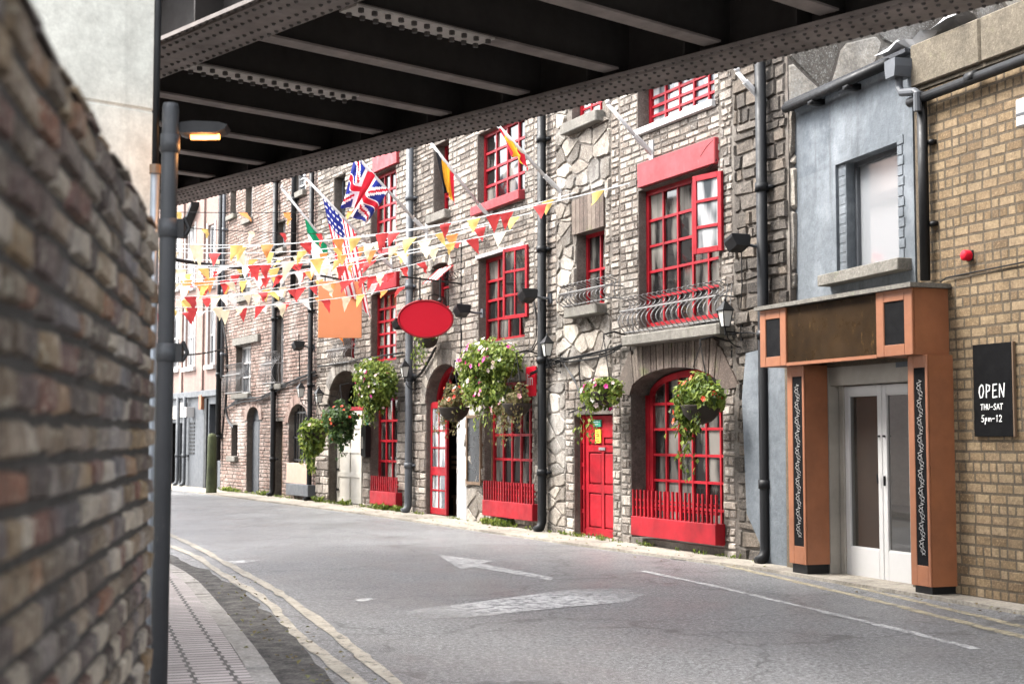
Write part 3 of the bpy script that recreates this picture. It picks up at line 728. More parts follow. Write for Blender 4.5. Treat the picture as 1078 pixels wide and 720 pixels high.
m = MB(); m.box(-2.4, .1, .42, 3, 0, 2.7, .4); m.box(.101, 6, .42, 5, 0, ztop, .4); m.build('back_block', MATS['dark_mortar'], yb_)
x, z = SY.at(969, 98, .08); zb = SY.at(972, 296, .08)[1]
m = MB(); m.tube([(x+.02, -.08, zb), (x+.02, -.08, z)], .05, 12)
for zz in (z-.5, z-1.3): m.box(x+.02, x+.13, -.06, .0, zz-.02, zz+.02, .5)
m.build('downpipe', MATS['black_iron'], yb_, True)
# thin cable along the brick
m = MB(); a = SY.at(990, 297, .02); b = SY.at(1078, 276, .02); m.tube([(a[0], -.02, a[1]), (a[0]+.1, -.03, a[1]+.03), (b[0], -.02, b[1]), (b[0]+2, -.02, b[1])], .008, 6); m.build('cable', MATS['black_iron'], yb_)
x, z = SY.at(1016, 269, .06); sir = on_wall(SY, 'alarm_bell', 'small dark red alarm sounder on the buff brick wall', 'alarm', x, 0, z)
m = MB(); m.lathe([(.045, 0), (.05, .01), (.05, .07), (.035, .085)], (0, 0, 0), 14); o = m.build('sounder', MATS['bright_red'], sir, True); o.rotation_euler = (R(90), 0, 0); o.location = (0, -.006, 0)
m = MB(); m.box(-.05, .05, -.012, 0, -.05, .05, .5, .005); m.build('back_plate', MATS['black_iron'], sir)
x, z = SY.at(1076, 120, .05); wb = on_wall(SY, 'alarm_box', 'white alarm box at the right edge of the buff brick wall', 'alarm box', x, 0, z)
m = MB(); m.box(-.05, .2, -.09, -.002, -.12, .13, .5, .02); m.build('cover', MATS['white_paint'], wb)
m = MB(); m.box(-.03, .18, -.096, -.0905, -.02, .0, .5); m.build('vent_strip', MATS['grey_metal'], wb)
# ---- blackboard sign
x0, x1, z0, z1 = SY.box(1023, 1064, 361.5, 459.5, .04)
bb = on_wall(SY, 'chalkboard_sign', 'black chalkboard with OPEN and hours chalked on it, hung on buff brick', 'sign', (x0+x1)/2, 0, (z0+z1)/2)
w, h = (x1-x0)/2, (z1-z0)/2
m = MB(); m.box(-w, w, -.035, -.006, -h, h, .5, .004); m.build('board', MATS['blackboard'], bb)
m = MB(); m.box(w+.001, w+.02, -.036, -.004, -h-.004, h+.004, .5, .003); m.build('edge_strip', MATS['wood'], bb)
ST = {'O': [[(.5,1),(.15,.8),(.05,.4),(.25,0),(.6,.05),(.85,.5),(.75,.9),(.5,1)]], 'P': [[(.15,0),(.2,1)],[(.2,1),(.75,.9),(.7,.55),(.18,.45)]],
      'E': [[(.85,1),(.2,.97),(.12,0),(.85,.04)],[(.15,.5),(.7,.55)]], 'N': [[(.1,0),(.15,1),(.8,.02),(.95,1.05)]], 'T': [[(.0,.95),(1,1)],[(.5,.97),(.42,0)]],
      'H': [[(.15,1),(.1,0)],[(.9,1),(.82,0)],[(.1,.5),(.88,.52)]], 'U': [[(.1,1),(.12,.3),(.4,0),(.75,.2),(.9,1)]], '-': [[(.1,.45),(.9,.5)]],
      'S': [[(.9,.9),(.5,1),(.15,.75),(.5,.52),(.85,.3),(.5,0),(.05,.1)]], 'A': [[(.0,0),(.5,1),(.9,0)],[(.2,.4),(.75,.42)]],
      '5': [[(.9,1),(.3,.97),(.22,.55),(.7,.55),(.85,.25),(.5,0),(.05,.08)]], 'p': [[(.2,.55),(.1,-.4)],[(.15,.5),(.6,.6),(.7,.25),(.15,.1)]],
      'm': [[(.05,.55),(.05,.05)],[(.05,.4),(.3,.58),(.45,.4),(.45,.05)],[(.45,.4),(.75,.58),(.92,.4),(.95,.05)]], '1': [[(.3,.8),(.6,1),(.5,0)]], '2': [[(.1,.8),(.4,1),(.8,.8),(.6,.4),(.05,.02),(.9,.05)]]}
def chalk(word, xs, z, hh, ww, r):
    m = MB()
    for k, ch in enumerate(word):
        for st in ST[ch]:
            pts = [Vector((xs+k*ww*1.12+u*ww, -.037, z+v*hh)) for u, v in st]
            for a, b in zip(pts, pts[1:]):
                d = (b-a).normalized(); n = Vector((-d.z, 0, d.x))*r
                m.poly([a-n-d*r*.5, b-n+d*r*.5, b+n+d*r*.5, a+n-d*r*.5])
            m.v = [(v_[0], v_[1]-.00002*i, v_[2]) if False else v_ for i, v_ in enumerate(m.v)]
    return m.build('chalk_lettering', MATS['chalk'], bb)
def chalk3(word, xs, z, hh, ww, r):
    m = MB(); q = 0
    for k, ch in enumerate(word):
        for st in ST[ch]:
            for a, b in zip(st, st[1:]):
                q += 1; y = -.0365-.00008*q
                A = Vector((xs+k*ww*1.15+a[0]*ww, y, z+a[1]*hh)); Bv = Vector((xs+k*ww*1.15+b[0]*ww, y, z+b[1]*hh))
                d = (Bv-A).normalized(); n = Vector((-d.z, 0, d.x))*r*rnd.uniform(.8, 1.2)
                m.poly([A-n-d*r*.5, Bv-n+d*r*.5, Bv+n+d*r*.5, A+n-d*r*.5])
    return m.build('chalk_lettering', MATS['chalk'], bb)
chalk3('OPEN', -w*.7, -h*.16, h*.28, w*.3, .006)
chalk3('THU-SAT', -w*.62, -h*.42, h*.12, w*.145, .004)
chalk3('5pm-12', -w*.6, -h*.68, h*.14, w*.16, .004)

# ================================================================= GREY RENDERED HOUSE
gh = thing('grey_house', 'small blue-grey rendered house with one recessed window above the shopfront', 'house', SG.O, SG.rot)
xl = SG.at(833, 300)[0]; zt = SG.at(882, 92)[1]; xr = -.02
x0, x1, z0, z1 = SG.at(898, 200)[0], SG.at(946, 200)[0], SG.at(922, 279)[1], SG.at(922, 158)[1]
op = (SG.at(880, 220)[0], SG.at(946, 220)[0], z0, z1, 0); gx = SG.at(895.5, 220, -.2)[0]
m = MB(); wall_sheet(m, xl, xr, 2.2, zt+.05, [op], .28)
m.poly([(xl, 0, 2.2), (xl, 0, zt+.05), (xl, 4, zt+.05), (xl, 4, 2.2)]); m.poly([(xr, 0, zt+.05), (xr, 0, 2.2), (xr, 4, 2.2), (xr, 4, zt+.05)]); m.box(xl+.01, xr-.01, .3, 4, 2.3, zt, .5)
m.build('wall', MATS['grey_render'], gh)
m = MB(); brickwork(m, op[0], SG.at(888, 220)[0], z0, z1, [], .3, .105, .012, .0, 0); 
for s, off in ((m, 0),):
    for i, v in enumerate(m.v): m.v[i] = (v[0], v[1]+.03, v[2])
q = MB(); z = z0
while z < z1+.02: q.box(op[1]+.004, op[1]+(.12 if int((z-z0)/.105+.5) % 2 else .1), -.012, .02, z+.006, z+.099, .5, .006); z += .105
q.build('brick_reveal', MATS['grey_render'], gh)
m.box(op[0]+.003, SG.at(888, 220)[0]-.002, .035, .27, z0, z1, .5)
m.build('brick_reveal', MATS['grey_render'], gh)
grid_window(gh, (SG.at(888, 220)[0], op[1], z0, z1, 0), 'grey_metal', 1, 1, .2, .05, glass='mirror_glass', tilt=0)
box_part('sill', 'ledge_stone', gh, SG.at(874, 300)[0], SG.at(960, 290)[0], -.16, .05, z0-.13, z0-.01, .01)
m = MB(); a = SG.at(831, 112, .14); b = SG.at(934, 67, .14)
m.tube([(a[0]-.12, -.13, a[1]), (b[0], -.13, b[1])], .055, 12)
for t in (.25, .62): 
    x = a[0]+(b[0]-a[0])*t; z = a[1]+(b[1]-a[1])*t; m.box(x-.06, x+.05, -.16, 0, z-.09, z-.03, .5)
m.build('gutter', MATS['black_iron'], gh, True)
m = MB(); hx, hz = SG.at(946, 72, .14)
m.prism([(hx-.08, hz-.1), (hx+.08, hz-.1), (hx+.1, hz), (hx+.1, hz+.08), (hx-.1, hz+.08), (hx-.1, hz)], -.24, -.04, .5)
m.tube([(hx, -.14, hz-.08), (hx, -.14, hz-.2), (hx+.05, -.14, hz-.26), (hx+.27, -.13, hz-.3), (hx+.3, -.12, hz-.32), (hx+.3, -.12, hz-.5)], .04, 10)
m.build('hopper', MATS['grey_metal'], gh)
m = MB(); a = SG.at(835, 95, -.1)[0]; z0r = zt+.06
ga, gb = SG.at(831, 112, .14), SG.at(934, 67, .14); sl = (gb[1]-ga[1])/(gb[0]-ga[0])
m.prism([(xl-.05, ga[1]+.06), (xr+.05, ga[1]+.06+sl*(xr-xl)), (xr+.05, ga[1]+.1+sl*(xr-xl)), (xl-.05, ga[1]+.1)], -.1, 3.0, .3); m.build('roof', MATS['slate_roof'], gh)
# crumpled plastic sheet on the roof edge
m = MB(); n = 10; base = len(m.v)
xa, za = SG.at(925, 62)[0], SG.at(930, 66)[1]
for i in range(n+1):
    for j in range(n+1):
        m.V((xa+1.5*i/n, -.06+1.0*j/n, za+.02+.1*rnd.random()+.12*math.sin(i*.9)*math.sin(j*1.3)+.0*j))
for i in range(n):
    for j in range(n): a = i*(n+1)+j; m.face([a, a+n+1, a+n+2, a+1], .5)
xw = SG.world(0, 0, 0); tag(m.build('plastic_sheet', MATS['sheet_plastic'], None, False, SG.O, SG.rot), 'crumpled white plastic sheet lying on the roof edge behind the coping', 'sheet')

# ================================================================= ORANGE SHOPFRONT
sf = thing('shopfront', 'orange timber shopfront with brown fascia, boxed pillars and glazed white double doors', 'shopfront', SY.world(0, 0, 0), SY.rot)
FO = .42
X = lambda px, py, off=FO: SY.at(px, py, off)
xa, xb = X(800, 360)[0], X(960, 330)[0]
zt_, zb_ = X(880, 315)[1], X(880, 380)[1]
x1_, x2_ = X(827, 350)[0], X(922, 340)[0]
def square_box(xa, xb):
    m = MB(); wd = xb-xa; T = .5; hz = zt_-zb_
    m.box(xa, xb, -FO+.03, 0, zb_, zt_, T)
    fx = wd*.22; fz = hz*.17
    m.box(xa, xa+fx, -FO, -FO+.029, zb_, zt_, T, .006); m.box(xb-fx, xb, -FO, -FO+.029, zb_, zt_, T, .006)
    m.box(xa+fx, xb-fx, -FO, -FO+.029, zb_, zb_+fz, T, .006); m.box(xa+fx, xb-fx, -FO, -FO+.029, zt_-fz, zt_, T, .006)
    o = m.build('corner_box', MATS['orange_paint'], sf)
    q = MB(); q.box(xa+fx, xb-fx, -FO+.012, -FO+.028, zb_+fz, zt_-fz, .5); q.build('black_panel', MATS['blackboard'], o)
square_box(xa, x1_); square_box(x2_, xb)
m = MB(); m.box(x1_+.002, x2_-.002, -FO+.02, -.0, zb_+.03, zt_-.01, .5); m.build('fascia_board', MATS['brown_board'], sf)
m = MB(); m.box(x1_+.002, x2_-.002, -FO+.003, -FO+.1, zb_-.005, zb_+.028, .5); m.build('lower_moulding', MATS['orange_paint'], sf)
m = MB(); m.box(xa-.04, xb+.05, -FO-.05, .0, zt_+.002, zt_+.045, .5); m.build('lead_flashing', MATS['ledge_stone'], sf)
PO = .3
def pillar(pl, pr, ytop, ybot):
    xa, xb = SY.at(pl, 480, PO)[0], SY.at(pr, 480, PO)[0]; zb = SY.at((pl+pr)/2, ybot, PO)[1]; m = MB(); T = .5; w = xb-xa
    s0, s1 = xa+w*.3, xb-w*.12; za, zt = zb+.19, zb_-.12
    m.box(xa, xb, -PO+.02, 0, zb, zb_-.001, T)
    m.box(xa, s0, -PO, -PO+.019, zb, zb_-.001, T, .004); m.box(s1, xb, -PO, -PO+.019, zb, zb_-.001, T, .004)
    m.box(s0, s1, -PO, -PO+.019, zb, za, T, .004); m.box(s0, s1, -PO, -PO+.019, zt, zb_-.001, T, .004)
    o = m.build('pillar', MATS['orange_paint'], sf)
    q = MB(); q.box(s0, s1, -PO+.006, -PO+.018, za, zt, .5); q.build('black_strip', MATS['blackboard'], o)
    q = MB(); xc = (s0+s1)/2+.006; A = (s1-s0)*.27; z = za+.1; 
    while z < zt-.22:
        for ph in (0, 2.1, 4.2):
            pts = [(xc+A*math.sin(t*2*math.pi/.11+ph)*(.55+.45*math.sin(t*23+ph)), -PO+.001-.002*math.cos(t*60+ph), z+t) for t in [k*.006 for k in range(21)]]
            q.tube(pts, .0034, 4)
        q.tube([(xc-A, -PO+.001, z+.125), (xc+A*.6, -PO+.001, z+.145), (xc-A*.3, -PO+.001, z+.155)], .0045, 4)
        z += .165
    q.build('knot_lettering', MATS['strip_paint'], o)
    q = MB(); q.box(xa+.02, xb-.02, -PO+.03, 0, 0.0, zb-.002, .5); q.build('plinth', MATS['black_iron'], o)
pillar(829.5, 847, 390, 593); pillar(957, 977.5, 373, 616)
# door frame in the recess
dx0, dx1, dz1 = DO[0], DO[1], DO[3]
m = MB(); T = .5; RD = .22
m.box(dx0, dx0+.14, .02, RD+.06, 0, dz1, T, .006); m.box(dx1-.06, dx1, .02, RD+.06, 0, dz1, T, .006)
m.box(dx0+.14, dx1-.06, .04, RD+.06, dz1-.2, dz1, T, .006); m.box(dx0+.16, dx0+.24, RD-.08, RD+.06, 0, dz1-.2, T, .006)
m.box(dx0, dx1, RD+.08, RD+.1, 0, dz1, T)
m.build('door_frame', MATS['soiled_white'], sf)
la = dx0+.24; lb = dx1-.06; lm = SY.at(934, 480, -RD)[0]
lb = lm + (lm-la)
for (p, q) in ((la, lm-.004), (lm+.004, lb)):
    m = MB(); zt2 = dz1-.21; y0, y1 = RD-.06, RD
    m.box(p, p+.075, y0, y1, .03, zt2, T, .005); m.box(q-.075, q, y0, y1, .03, zt2, T, .005)
    m.box(p+.075, q-.075, y0, y1, .03, .33, T, .005); m.box(p+.075, q-.075, y0, y1, zt2-.1, zt2, T, .005)
    for z in (.33, zt2-.112): m.box(p+.075, q-.075, y0+.012, y1-.01, z, z+.012, T)
    o = m.build('glazed_door', MATS['white_paint'], sf)
    g = MB(); g.box(p+.075, q-.075, RD-.035, RD-.03, .33, zt2-.1, .5); g.build('pane', MATS['door_glass'], o)
    h = MB(); hx = q-.04 if p == la else p+.04
    h.tube([(hx, y0-.03, 1.02), (hx, y0-.035, 1.12)], .01, 6) if p == la else h.box(hx-.006, hx+.006, y0-.02, y0, 1.0, 1.1, .5)
    h.build('handle', MATS['black_iron'], o); h = MB(); h.lathe([(.016, 0), (.018, .01), (.014, .02)], (hx, y0-.01, 1.5), 8); h.build('lock', MATS['black_iron'], o)
# dark doorway soffit hides nothing behind: closed recess
m = MB(); m.box(dx0-.02, dx1+.02, -.02, RD, -.01, .028, .5); m.build('threshold', MATS['ledge_stone'], sf)

# ================================================================= STONE PUB
pub = thing('stone_pub', 'old grey stone pub with bright red windows and doors', 'building', SP.O, SP.rot)
def OP(seg, xl, xr, yt, yb, rise=0, z0=None):
    b = seg.box(xl, xr, yt, yb); return (b[0], b[1], b[2] if z0 is None else z0, b[3], rise)
P = {}
P['A0'] = OP(SP, 664, 760.5, 387, 570, .33, .12)
P['A1'] = OP(SP, 672, 756, 188, 340)
P['A2'] = OP(SP, 671, 752, 70, 122)
P['S0'] = OP(SP, 604.5, 645, 436, 566, 0, .03)
P['S1'] = OP(SP, 607, 636.5, 243, 322)
P['S2'] = OP(SP, 602, 634, 70, 124)
P['C0'] = OP(SP, 510, 560.5, 402, 540, 0)
P['C1'] = OP(SP, 504, 552.5, 266, 358)
P['C2'] = OP(SP, 503, 552.5, 130, 209)
P['D0'] = OP(SP, 449, 491, 383, 545, .72, .03)
P['D1'] = OP(SP, 455, 473, 277, 346, .1)
P['D2'] = OP(SP, 457, 473, 150, 224)
ops = list(P.values()); TOPZ = 9.6
m = MB(); wall_sheet(m, xB, 0, 0, TOPZ, ops, .45); m.build('wall', MATS['pale_mortar'], pub)
m = MB(); m.box(xB, 0, .62, 7, 0, TOPZ, .4); m.build('back_block', MATS['dark_room'], pub)
m = MB(); m.box(xB-.02, 0.02, -.12, .6, TOPZ, TOPZ+.18, .4, .02); m.build('coping', MATS['ledge_stone'], pub)
xq = {k: SP.at(k, 400)[0] for k in (765, 790, 833, 655, 590, 563, 505, 495, 452, 430, 655, 606)}
a, b, c, d = xq[765], xq[655], xq[590], xq[563]
ring = [(P['A0'][0]-.05, P['A0'][1]+.05, P['A0'][3]-.35, P['A0'][3]+.52, .0)]
def ex(o, k, t=0.): return (o[0]-k, o[1]+k, o[2]-k*.0, o[3]+t, o[4])
m = MB(); m2 = MB(); m3 = MB()
# right-hand rough rubble
brickwork(m3, a+.22, -.01, 0, TOPZ, [], .27, .15, .016, .035, .3, .05, rough=.6, hv=.4)
blk = [P['A0'], P['A1'], P['A2'], ring[0], (P['A1'][0]-.02, P['A1'][1]+.0, P['A1'][3], P['A1'][3]+.36, 0)]
brickwork(m2, a-.1, a+.22, 0, TOPZ, blk, .2, .105, .012, .016, .24, .06, rough=.4)
brickwork(m2, b-.02, a-.1, P['A0'][3]+.1, TOPZ, blk, .24, .095, .01, .012, .16, rough=.3)
brickwork(m2, b-.02, a-.1, 0, P['A0'][3]+.1, blk, .22, .11, .012, .018, .26, rough=.45)
# rubble bay around the red door
blk = [P['S0'], P['S1'], P['S2'], (P['S1'][0]-.12, P['S1'][1]+.04, P['S1'][3], P['S1'][3]+.6, 0)]
q = xq[606]-.05
rubble(m, c-.1, b-.3, 2.35, P['S1'][2]-.02, blk, .31, .19, .01, .03)
rubble(m, c-.1, b-.3, P['S1'][3]+.3, TOPZ, blk, .32, .2, .01, .032)
brickwork(m2, P['S1'][1], b-.3, P['S1'][2]-.02, P['S1'][3]+.3, blk, .25, .13, .012, .02, .3, .05, rough=.5)
rubble(m, c-.1, P['S1'][0], P['S1'][2]-.02, P['S1'][3]+.3, blk, .25, .18, .01, .028)
brickwork(m2, b-.3, b-.02, 0, TOPZ, blk, .24, .1, .011, .014, .2, .04, rough=.35)
brickwork(m2, P['S0'][1], b-.3, 0, 2.35, blk, .24, .11, .012, .02, .3, .03, rough=.5)
brickwork(m2, P['S0'][0]-.28, P['S0'][1], 0, 2.35, blk, .25, .12, .012, .02, .28, rough=.5)
rubble(m, d, P['S0'][0]-.28, 0, 2.35, blk, .32, .17, .01, .022)
brickwork(m2, d, c-.1, 2.35, TOPZ, blk, .23, .1, .011, .015, .22, .04, rough=.4)
# bay C and the arched door
blk = [P['C0'], P['C1'], P['C2'], P['D0'], P['D1'], P['D2']]
dz = P['D0'][3]
blk2 = blk + [(P['D0'][0]-.25, P['D0'][1]+.25, P['D0'][3]-.75, P['D0'][3]+.28, .9)]
e = SP.at(511, 450)[0]
brickwork(m2, e-.0, d, 0, TOPZ, blk, .23, .095, .01, .013, .18, .02, rough=.4)
brickwork(m2, xB, e, 2.2, TOPZ, blk2, .27, .115, .011, .015, .22, rough=.45)
m4 = MB(); rubble(m4, P['D0'][1], e, 0, 2.2, blk2, .3, .2, .01, .028); 
brickwork(m2, xB, P['D0'][0], 0, 2.2, blk2, .36, .2, .013, .02, .28, rough=.5)
m.build('rubble_stonework', MATS['pub_stone'], pub); m4.build('rubble_stonework', MATS['pub_stone'], pub); m2.build('brickwork', MATS['pub_brick'], pub); m3.build('rough_stonework', MATS['rough_stone'], pub)
q = MB(); rubble(q, 0, 7, 3.2, TOPZ, [], .7, .42, .012, .03, .3, .03); o = q.build('gable_stonework', MATS['pub_stone'], pub); o.rotation_euler = (0, 0, math.pi/2); o.location = (.004, 0, 0)
q = MB(); q.poly([(0, 0, 0), (7, 0, 0), (7, 0, TOPZ), (0, 0, TOPZ)]); o = q.build('gable_wall', MATS['pale_mortar'], pub); o.rotation_euler = (0, 0, math.pi/2); o.location = (.002, 0, 0)
m = MB(); voussoirs(m, P['A0'], .44, 34, .035, .012, .1, .3); m.build('brick_arch', MATS['arch_brick'], pub); m = MB()
o = P['S1']; n = 8
for k in range(n):
    x0 = o[0]-.1+(o[1]-o[0]+.13)*k/n; m.box(x0, x0+(o[1]-o[0]+.13)/n-.01, -.03, .02, o[3]+.003, o[3]+.55+rnd.uniform(-.03, .03), rnd.random())
m.build('brick_arch', MATS['arch_brick'], pub)
m = MB(); voussoirs(m, P['D0'], .27, 15, .04, .014, .08); m.build('stone_arch', MATS['pub_stone'], pub); m = MB(); voussoirs(m, P['D1'], .2, 7, .03, .012); m.build('stone_arch', MATS['pub_stone'], pub); m = MB()
for o in (P['C0'],):
    for k in range(10):
        x0 = o[0]+(o[1]-o[0])*k/10; m.box(x0, x0+(o[1]-o[0])/10-.01, -.025, .02, o[3]+.003, o[3]+.3, rnd.random())
m.build('stone_arch', MATS['pub_stone'], pub)
# windows
A = P['A0']; f = grid_window(pub, (A[0]+.1, A[1]-.02, A[2], A[3]-.02, .31), 'red_paint', 6, 6, .3, .09, .035)
m = MB(); m.box(A[0]+.0, A[0]+.1, .23, .3, A[2], A[3]-.33, .5); m.build('side_post', MATS['red_paint'], f)
bx = SP.at(664, 550, .16)[0], SP.at(753, 560, .16)[0]; zz = [SP.at(710, y, .16)[1] for y in (568.5, 547.5, 518)]
railing_box(pub, bx[0], bx[1], *zz)
A = P['A1']; f = grid_window(pub, A, 'red_paint', 5, 5, .18, .07, .035)
cx0, cx1, cz0, cz1 = SP.box(731.5, 754.5, 183, 266, .12)
m = MB(); T = .5; g = MB(); ca = R(-9)
def cs(m, u0, u1, z0, z1, y=0, th=.045): m.box(u0, u1, y, y+th, z0, z1, T, .004)
wd = cx1-cx0
cs(m, -wd, -wd+.07, cz0, cz1); cs(m, -.07, 0, cz0, cz1); cs(m, -wd+.07, -.07, cz0, cz0+.07); cs(m, -wd+.07, -.07, cz1-.07, cz1)
for k in (1, 2): z = cz0+(cz1-cz0)*k/3; cs(m, -wd+.07, -.07, z-.02, z+.02)
o = m.build('open_casement', MATS['red_paint'], pub); o.location = (cx1, -.06, 0); o.rotation_euler = (0, 0, R(12))
g.box(-wd+.07, -.07, .02, .025, cz0+.07, cz1-.07, .5); g.build('pane', MATS['pale_glass'], o)
zz = SP.box(672, 753, 160, 186, .05); x0, x1 = SP.at(672, 185, .05)[0], SP.at(753.5, 160, .05)[0]
box_part('red_lintel', 'red_panel', pub, x0, x1, -.07, .02, SP.at(712, 185.5, .05)[1], SP.at(712, 159, .05)[1], .012)
A = P['A2']; grid_window(pub, A, 'red_paint', 5, 4, .24, .07, .035, glass='pale_glass')
box_part('sill', 'white_paint', pub, A[0]-.02, A[1]+.04, -.08, .15, A[2]-.09, A[2]-.002, .008)
zl = SP.at(706, 343, .2)[1]
box_part('stone_ledge', 'ledge_stone', pub, SP.at(657, 355, .2)[0], SP.at(759, 340, .2)[0], -.25, .02, zl-.2, zl-.05, .03)
balcony(pub, SP.at(655, 340, .25)[0], SP.at(757, 320, .25)[0], zl-.03, SP.at(706, 307, .25)[1], .3)
A = P['S1']; grid_window(pub, (A[0], A[1], A[2], A[3], 0), 'red_paint', 2, 2, .22, .055, .035)
box_part('sill', 'ledge_stone', pub, A[0]-.06, A[1]+.08, -.2, .2, A[2]-.16, A[2]-.004, .025)
balcony(pub, SP.at(590, 325, .25)[0], SP.at(640, 315, .25)[0], A[2]-.0, SP.at(615, 298, .25)[1], .3)
A = P['S2']; grid_window(pub, A, 'red_paint', 3, 4, .2, .055, .03, glass='pale_glass')
box_part('sill', 'ledge_stone', pub, A[0]-.1, A[1]+.08, -.16, .18, A[2]-.17, A[2]-.004, .02)
A = P['C0']; grid_window(pub, (A[0]+.05, A[1], A[2], A[3], 0), 'red_paint', 5, 5, .2, .06, .04)
m = MB(); m.box(A[0], A[0]+.048, .13, .2, A[2], A[3], .5); m.build('side_board', MATS['wood'], pub)
railing_box(pub, SP.at(507.5, 540, .16)[0], SP.at(560, 540, .16)[0], SP.at(536, 545.5, .16)[1], SP.at(536, 528.5, .16)[1], SP.at(536, 507.5, .16)[1])
A = P['C1']; grid_window(pub, A, 'red_paint', 4, 4, .2, .06, .04)
cx0, cx1, cz0, cz1 = SP.box(532, 551.5, 260, 335, .1); wd = cx1-cx0
m = MB(); cs(m, -wd, -wd+.06, cz0, cz1); cs(m, -.06, 0, cz0, cz1); cs(m, -wd+.06, -.06, cz0, cz0+.06); cs(m, -wd+.06, -.06, cz1-.06, cz1); cs(m, -wd/2-.018, -wd/2+.018, cz0+.06, cz1-.06)
for k in (1, 2): z = cz0+(cz1-cz0)*k/3; cs(m, -wd+.06, -.06, z-.02, z+.02, .004, .035)
o = m.build('open_casement', MATS['red_paint'], pub); o.location = (cx1, -.05, 0); o.rotation_euler = (0, 0, R(8))
g = MB(); g.box(-wd+.06, -.06, .02, .025, cz0+.06, cz1-.06, .5); g.build('pane', MATS['window_glass'], o)
box_part('sill', 'white_paint', pub, A[0]-.05, A[1]+.02, -.04, .05, A[3]+.003, A[3]+.06, .008)
A = P['C2']; grid_window(pub, A, 'red_paint', 4, 4, .18, .06, .04)
box_part('sill', 'red_panel', pub, A[0]-.06, A[1]+.0, -.12, .15, A[2]-.16, A[2]-.004, .01)
A = P['D1']; grid_window(pub, (A[0], A[1], A[2], A[3], .1), 'red_paint', 2, 3, .25, .05, .035)
m = MB(); n = 7
x0, x1, z0, z1 = SP.box(455.5, 472.5, 281, 296, .1)
for k in range(n):
    m.mi = k % 2; xa_, xb_ = x0+(x1-x0)*k/n, x0+(x1-x0)*(k+1)/n
    m.poly([(xa_-.05, -.3, z0-.02), (xb_-.05, -.3, z0-.02), (xb_, .0, z1), (xa_, .0, z1)])
m.build('striped_awning', [MATS['pennant_red'], MATS['flag_white']], pub)
A = P['D2']; grid_window(pub, A, 'red_paint', 2, 4, .28, .06, .035)
box_part('sill', 'ledge_stone', pub, A[0]-.1, A[1]+.1, -.14, .2, A[2]-.17, A[2]-.004, .02)
# red panelled door with side light
A = P['S0']; sx = A[0]+.13
m = MB(); y0, y1 = .13, .18; T = .5
wd = A[1]-.01-sx; st = .1; ex_ = A[1]-.01; zr_ = [.04, .16, .68, .8, 1.28, 1.38, A[3]-.34, A[3]-.02]
m.box(sx, ex_, y0+.03, y1, .04, A[3]-.02, T)
for xx in (sx, sx+wd/2-st/2+.01, ex_-st): m.box(xx, xx+st-.02*(sx < xx < ex_-st), y0-.004, y0+.029, .04, A[3]-.02, T, .004)
for k in range(0, 8, 2):
    for q in (0, 1): xa_ = sx+st if q == 0 else sx+wd/2+st/2-.01; m.box(xa_, xa_+wd/2-st*1.5+.01, y0-.003, y0+.029, zr_[k], zr_[k+1], T, .004)
for k in range(1, 7, 2):
    for q in (0, 1): xa_ = sx+st if q == 0 else sx+wd/2+st/2-.01; m.box(xa_+.02, xa_+wd/2-st*1.5-.01, y0+.002, y0+.0299, zr_[k]+.025, zr_[k+1]-.025, T, .012)
m.box(sx, A[1]-.01, y0-.016, y0-.001, .05, .14, T)
dr = m.build('panelled_door', MATS['red_paint'], pub)
m = MB(); m.lathe([(.02, 0), (.028, .02), (.018, .035)], (sx+wd-.05, y0-.03, 1.0), 8); m.box(sx+wd/2-.1, sx+wd/2+.1, y0-.018, y0-.005, 1.31, 1.35, .5); m.build('handle', MATS['silver_rail'], dr)
m = MB(); m.box(A[0], A[0]+.03, .1, .2, .03, A[3], T); m.box(sx-.03, sx-.001, .1, .2, .03, A[3], T)
for k in range(6): z = .05+(A[3]-.1)*k/5; m.box(A[0]+.03, sx-.03, .11, .19, z-.03, z+.03, T)
fr = m.build('door_frame', MATS['red_paint'], pub); g = MB(); g.box(A[0]+.03, sx-.03, .15, .16, .05, A[3]-.03, .4); g.build('side_light', MATS['dark_glass'], fr)
x, z = SP.at(629, 445.5, -.11); m = MB(); m.box(x-.12, x+.12, .1, .12, z-.05, z+.05, .5); gs = m.build('door_notice', MATS['green_sign'], pub)
m = MB()
for k in range(2): m.box(x-.09, x+.09-.05*k, .097, .0995, z+.012-.035*k, z+.024-.035*k, .5)
m.build('notice_print', MATS['flag_white'], gs)
x, z = SP.at(630, 459, -.11); m = MB(); m.box(x-.08, x+.08, .1, .12, z-.1, z+.1, .5); gs = m.build('door_notice', MATS['yellow_sign'], pub)
m = MB()
for k in range(5): m.box(x-.055, x+.05-.02*(k % 2), .097, .0995, z+.06-.035*k, z+.072-.035*k, .5)
m.build('notice_print', MATS['flag_red'], gs)
# arched doorway: red frame, open red leaf, white leaf, shelf inside
A = P['D0']; m = MB(); n = 16; xc, w, s, rise = (A[0]+A[1])/2, (A[1]-A[0])/2, A[3]-A[4], A[4]
for k in range(n):
    def pt(t, i): return (xc-(w-i)*math.cos(t), s+(rise-i)*math.sin(t))
    t0, t1 = math.pi*k/n, math.pi*(k+1)/n; m.prism([pt(t0, .01), pt(t0, .1), pt(t1, .1), pt(t1, .01)], .2, .3, .5)
m.box(A[0]+.01, A[0]+.09, .2, .3, .03, s, .5); m.box(A[1]-.09, A[1]-.01, .2, .3, .03, s, .5); m.box(A[0]+.09, A[1]-.09, .21, .29, s-.04, s+.05, .5)
m.tube([(xc, .25, s), (xc+w*.55, .25, s+rise*.6)], .025, 6); m.tube([(xc, .25, s), (xc-w*.45, .25, s+rise*.65)], .025, 6)
m.build('door_frame', MATS['red_paint'], pub)
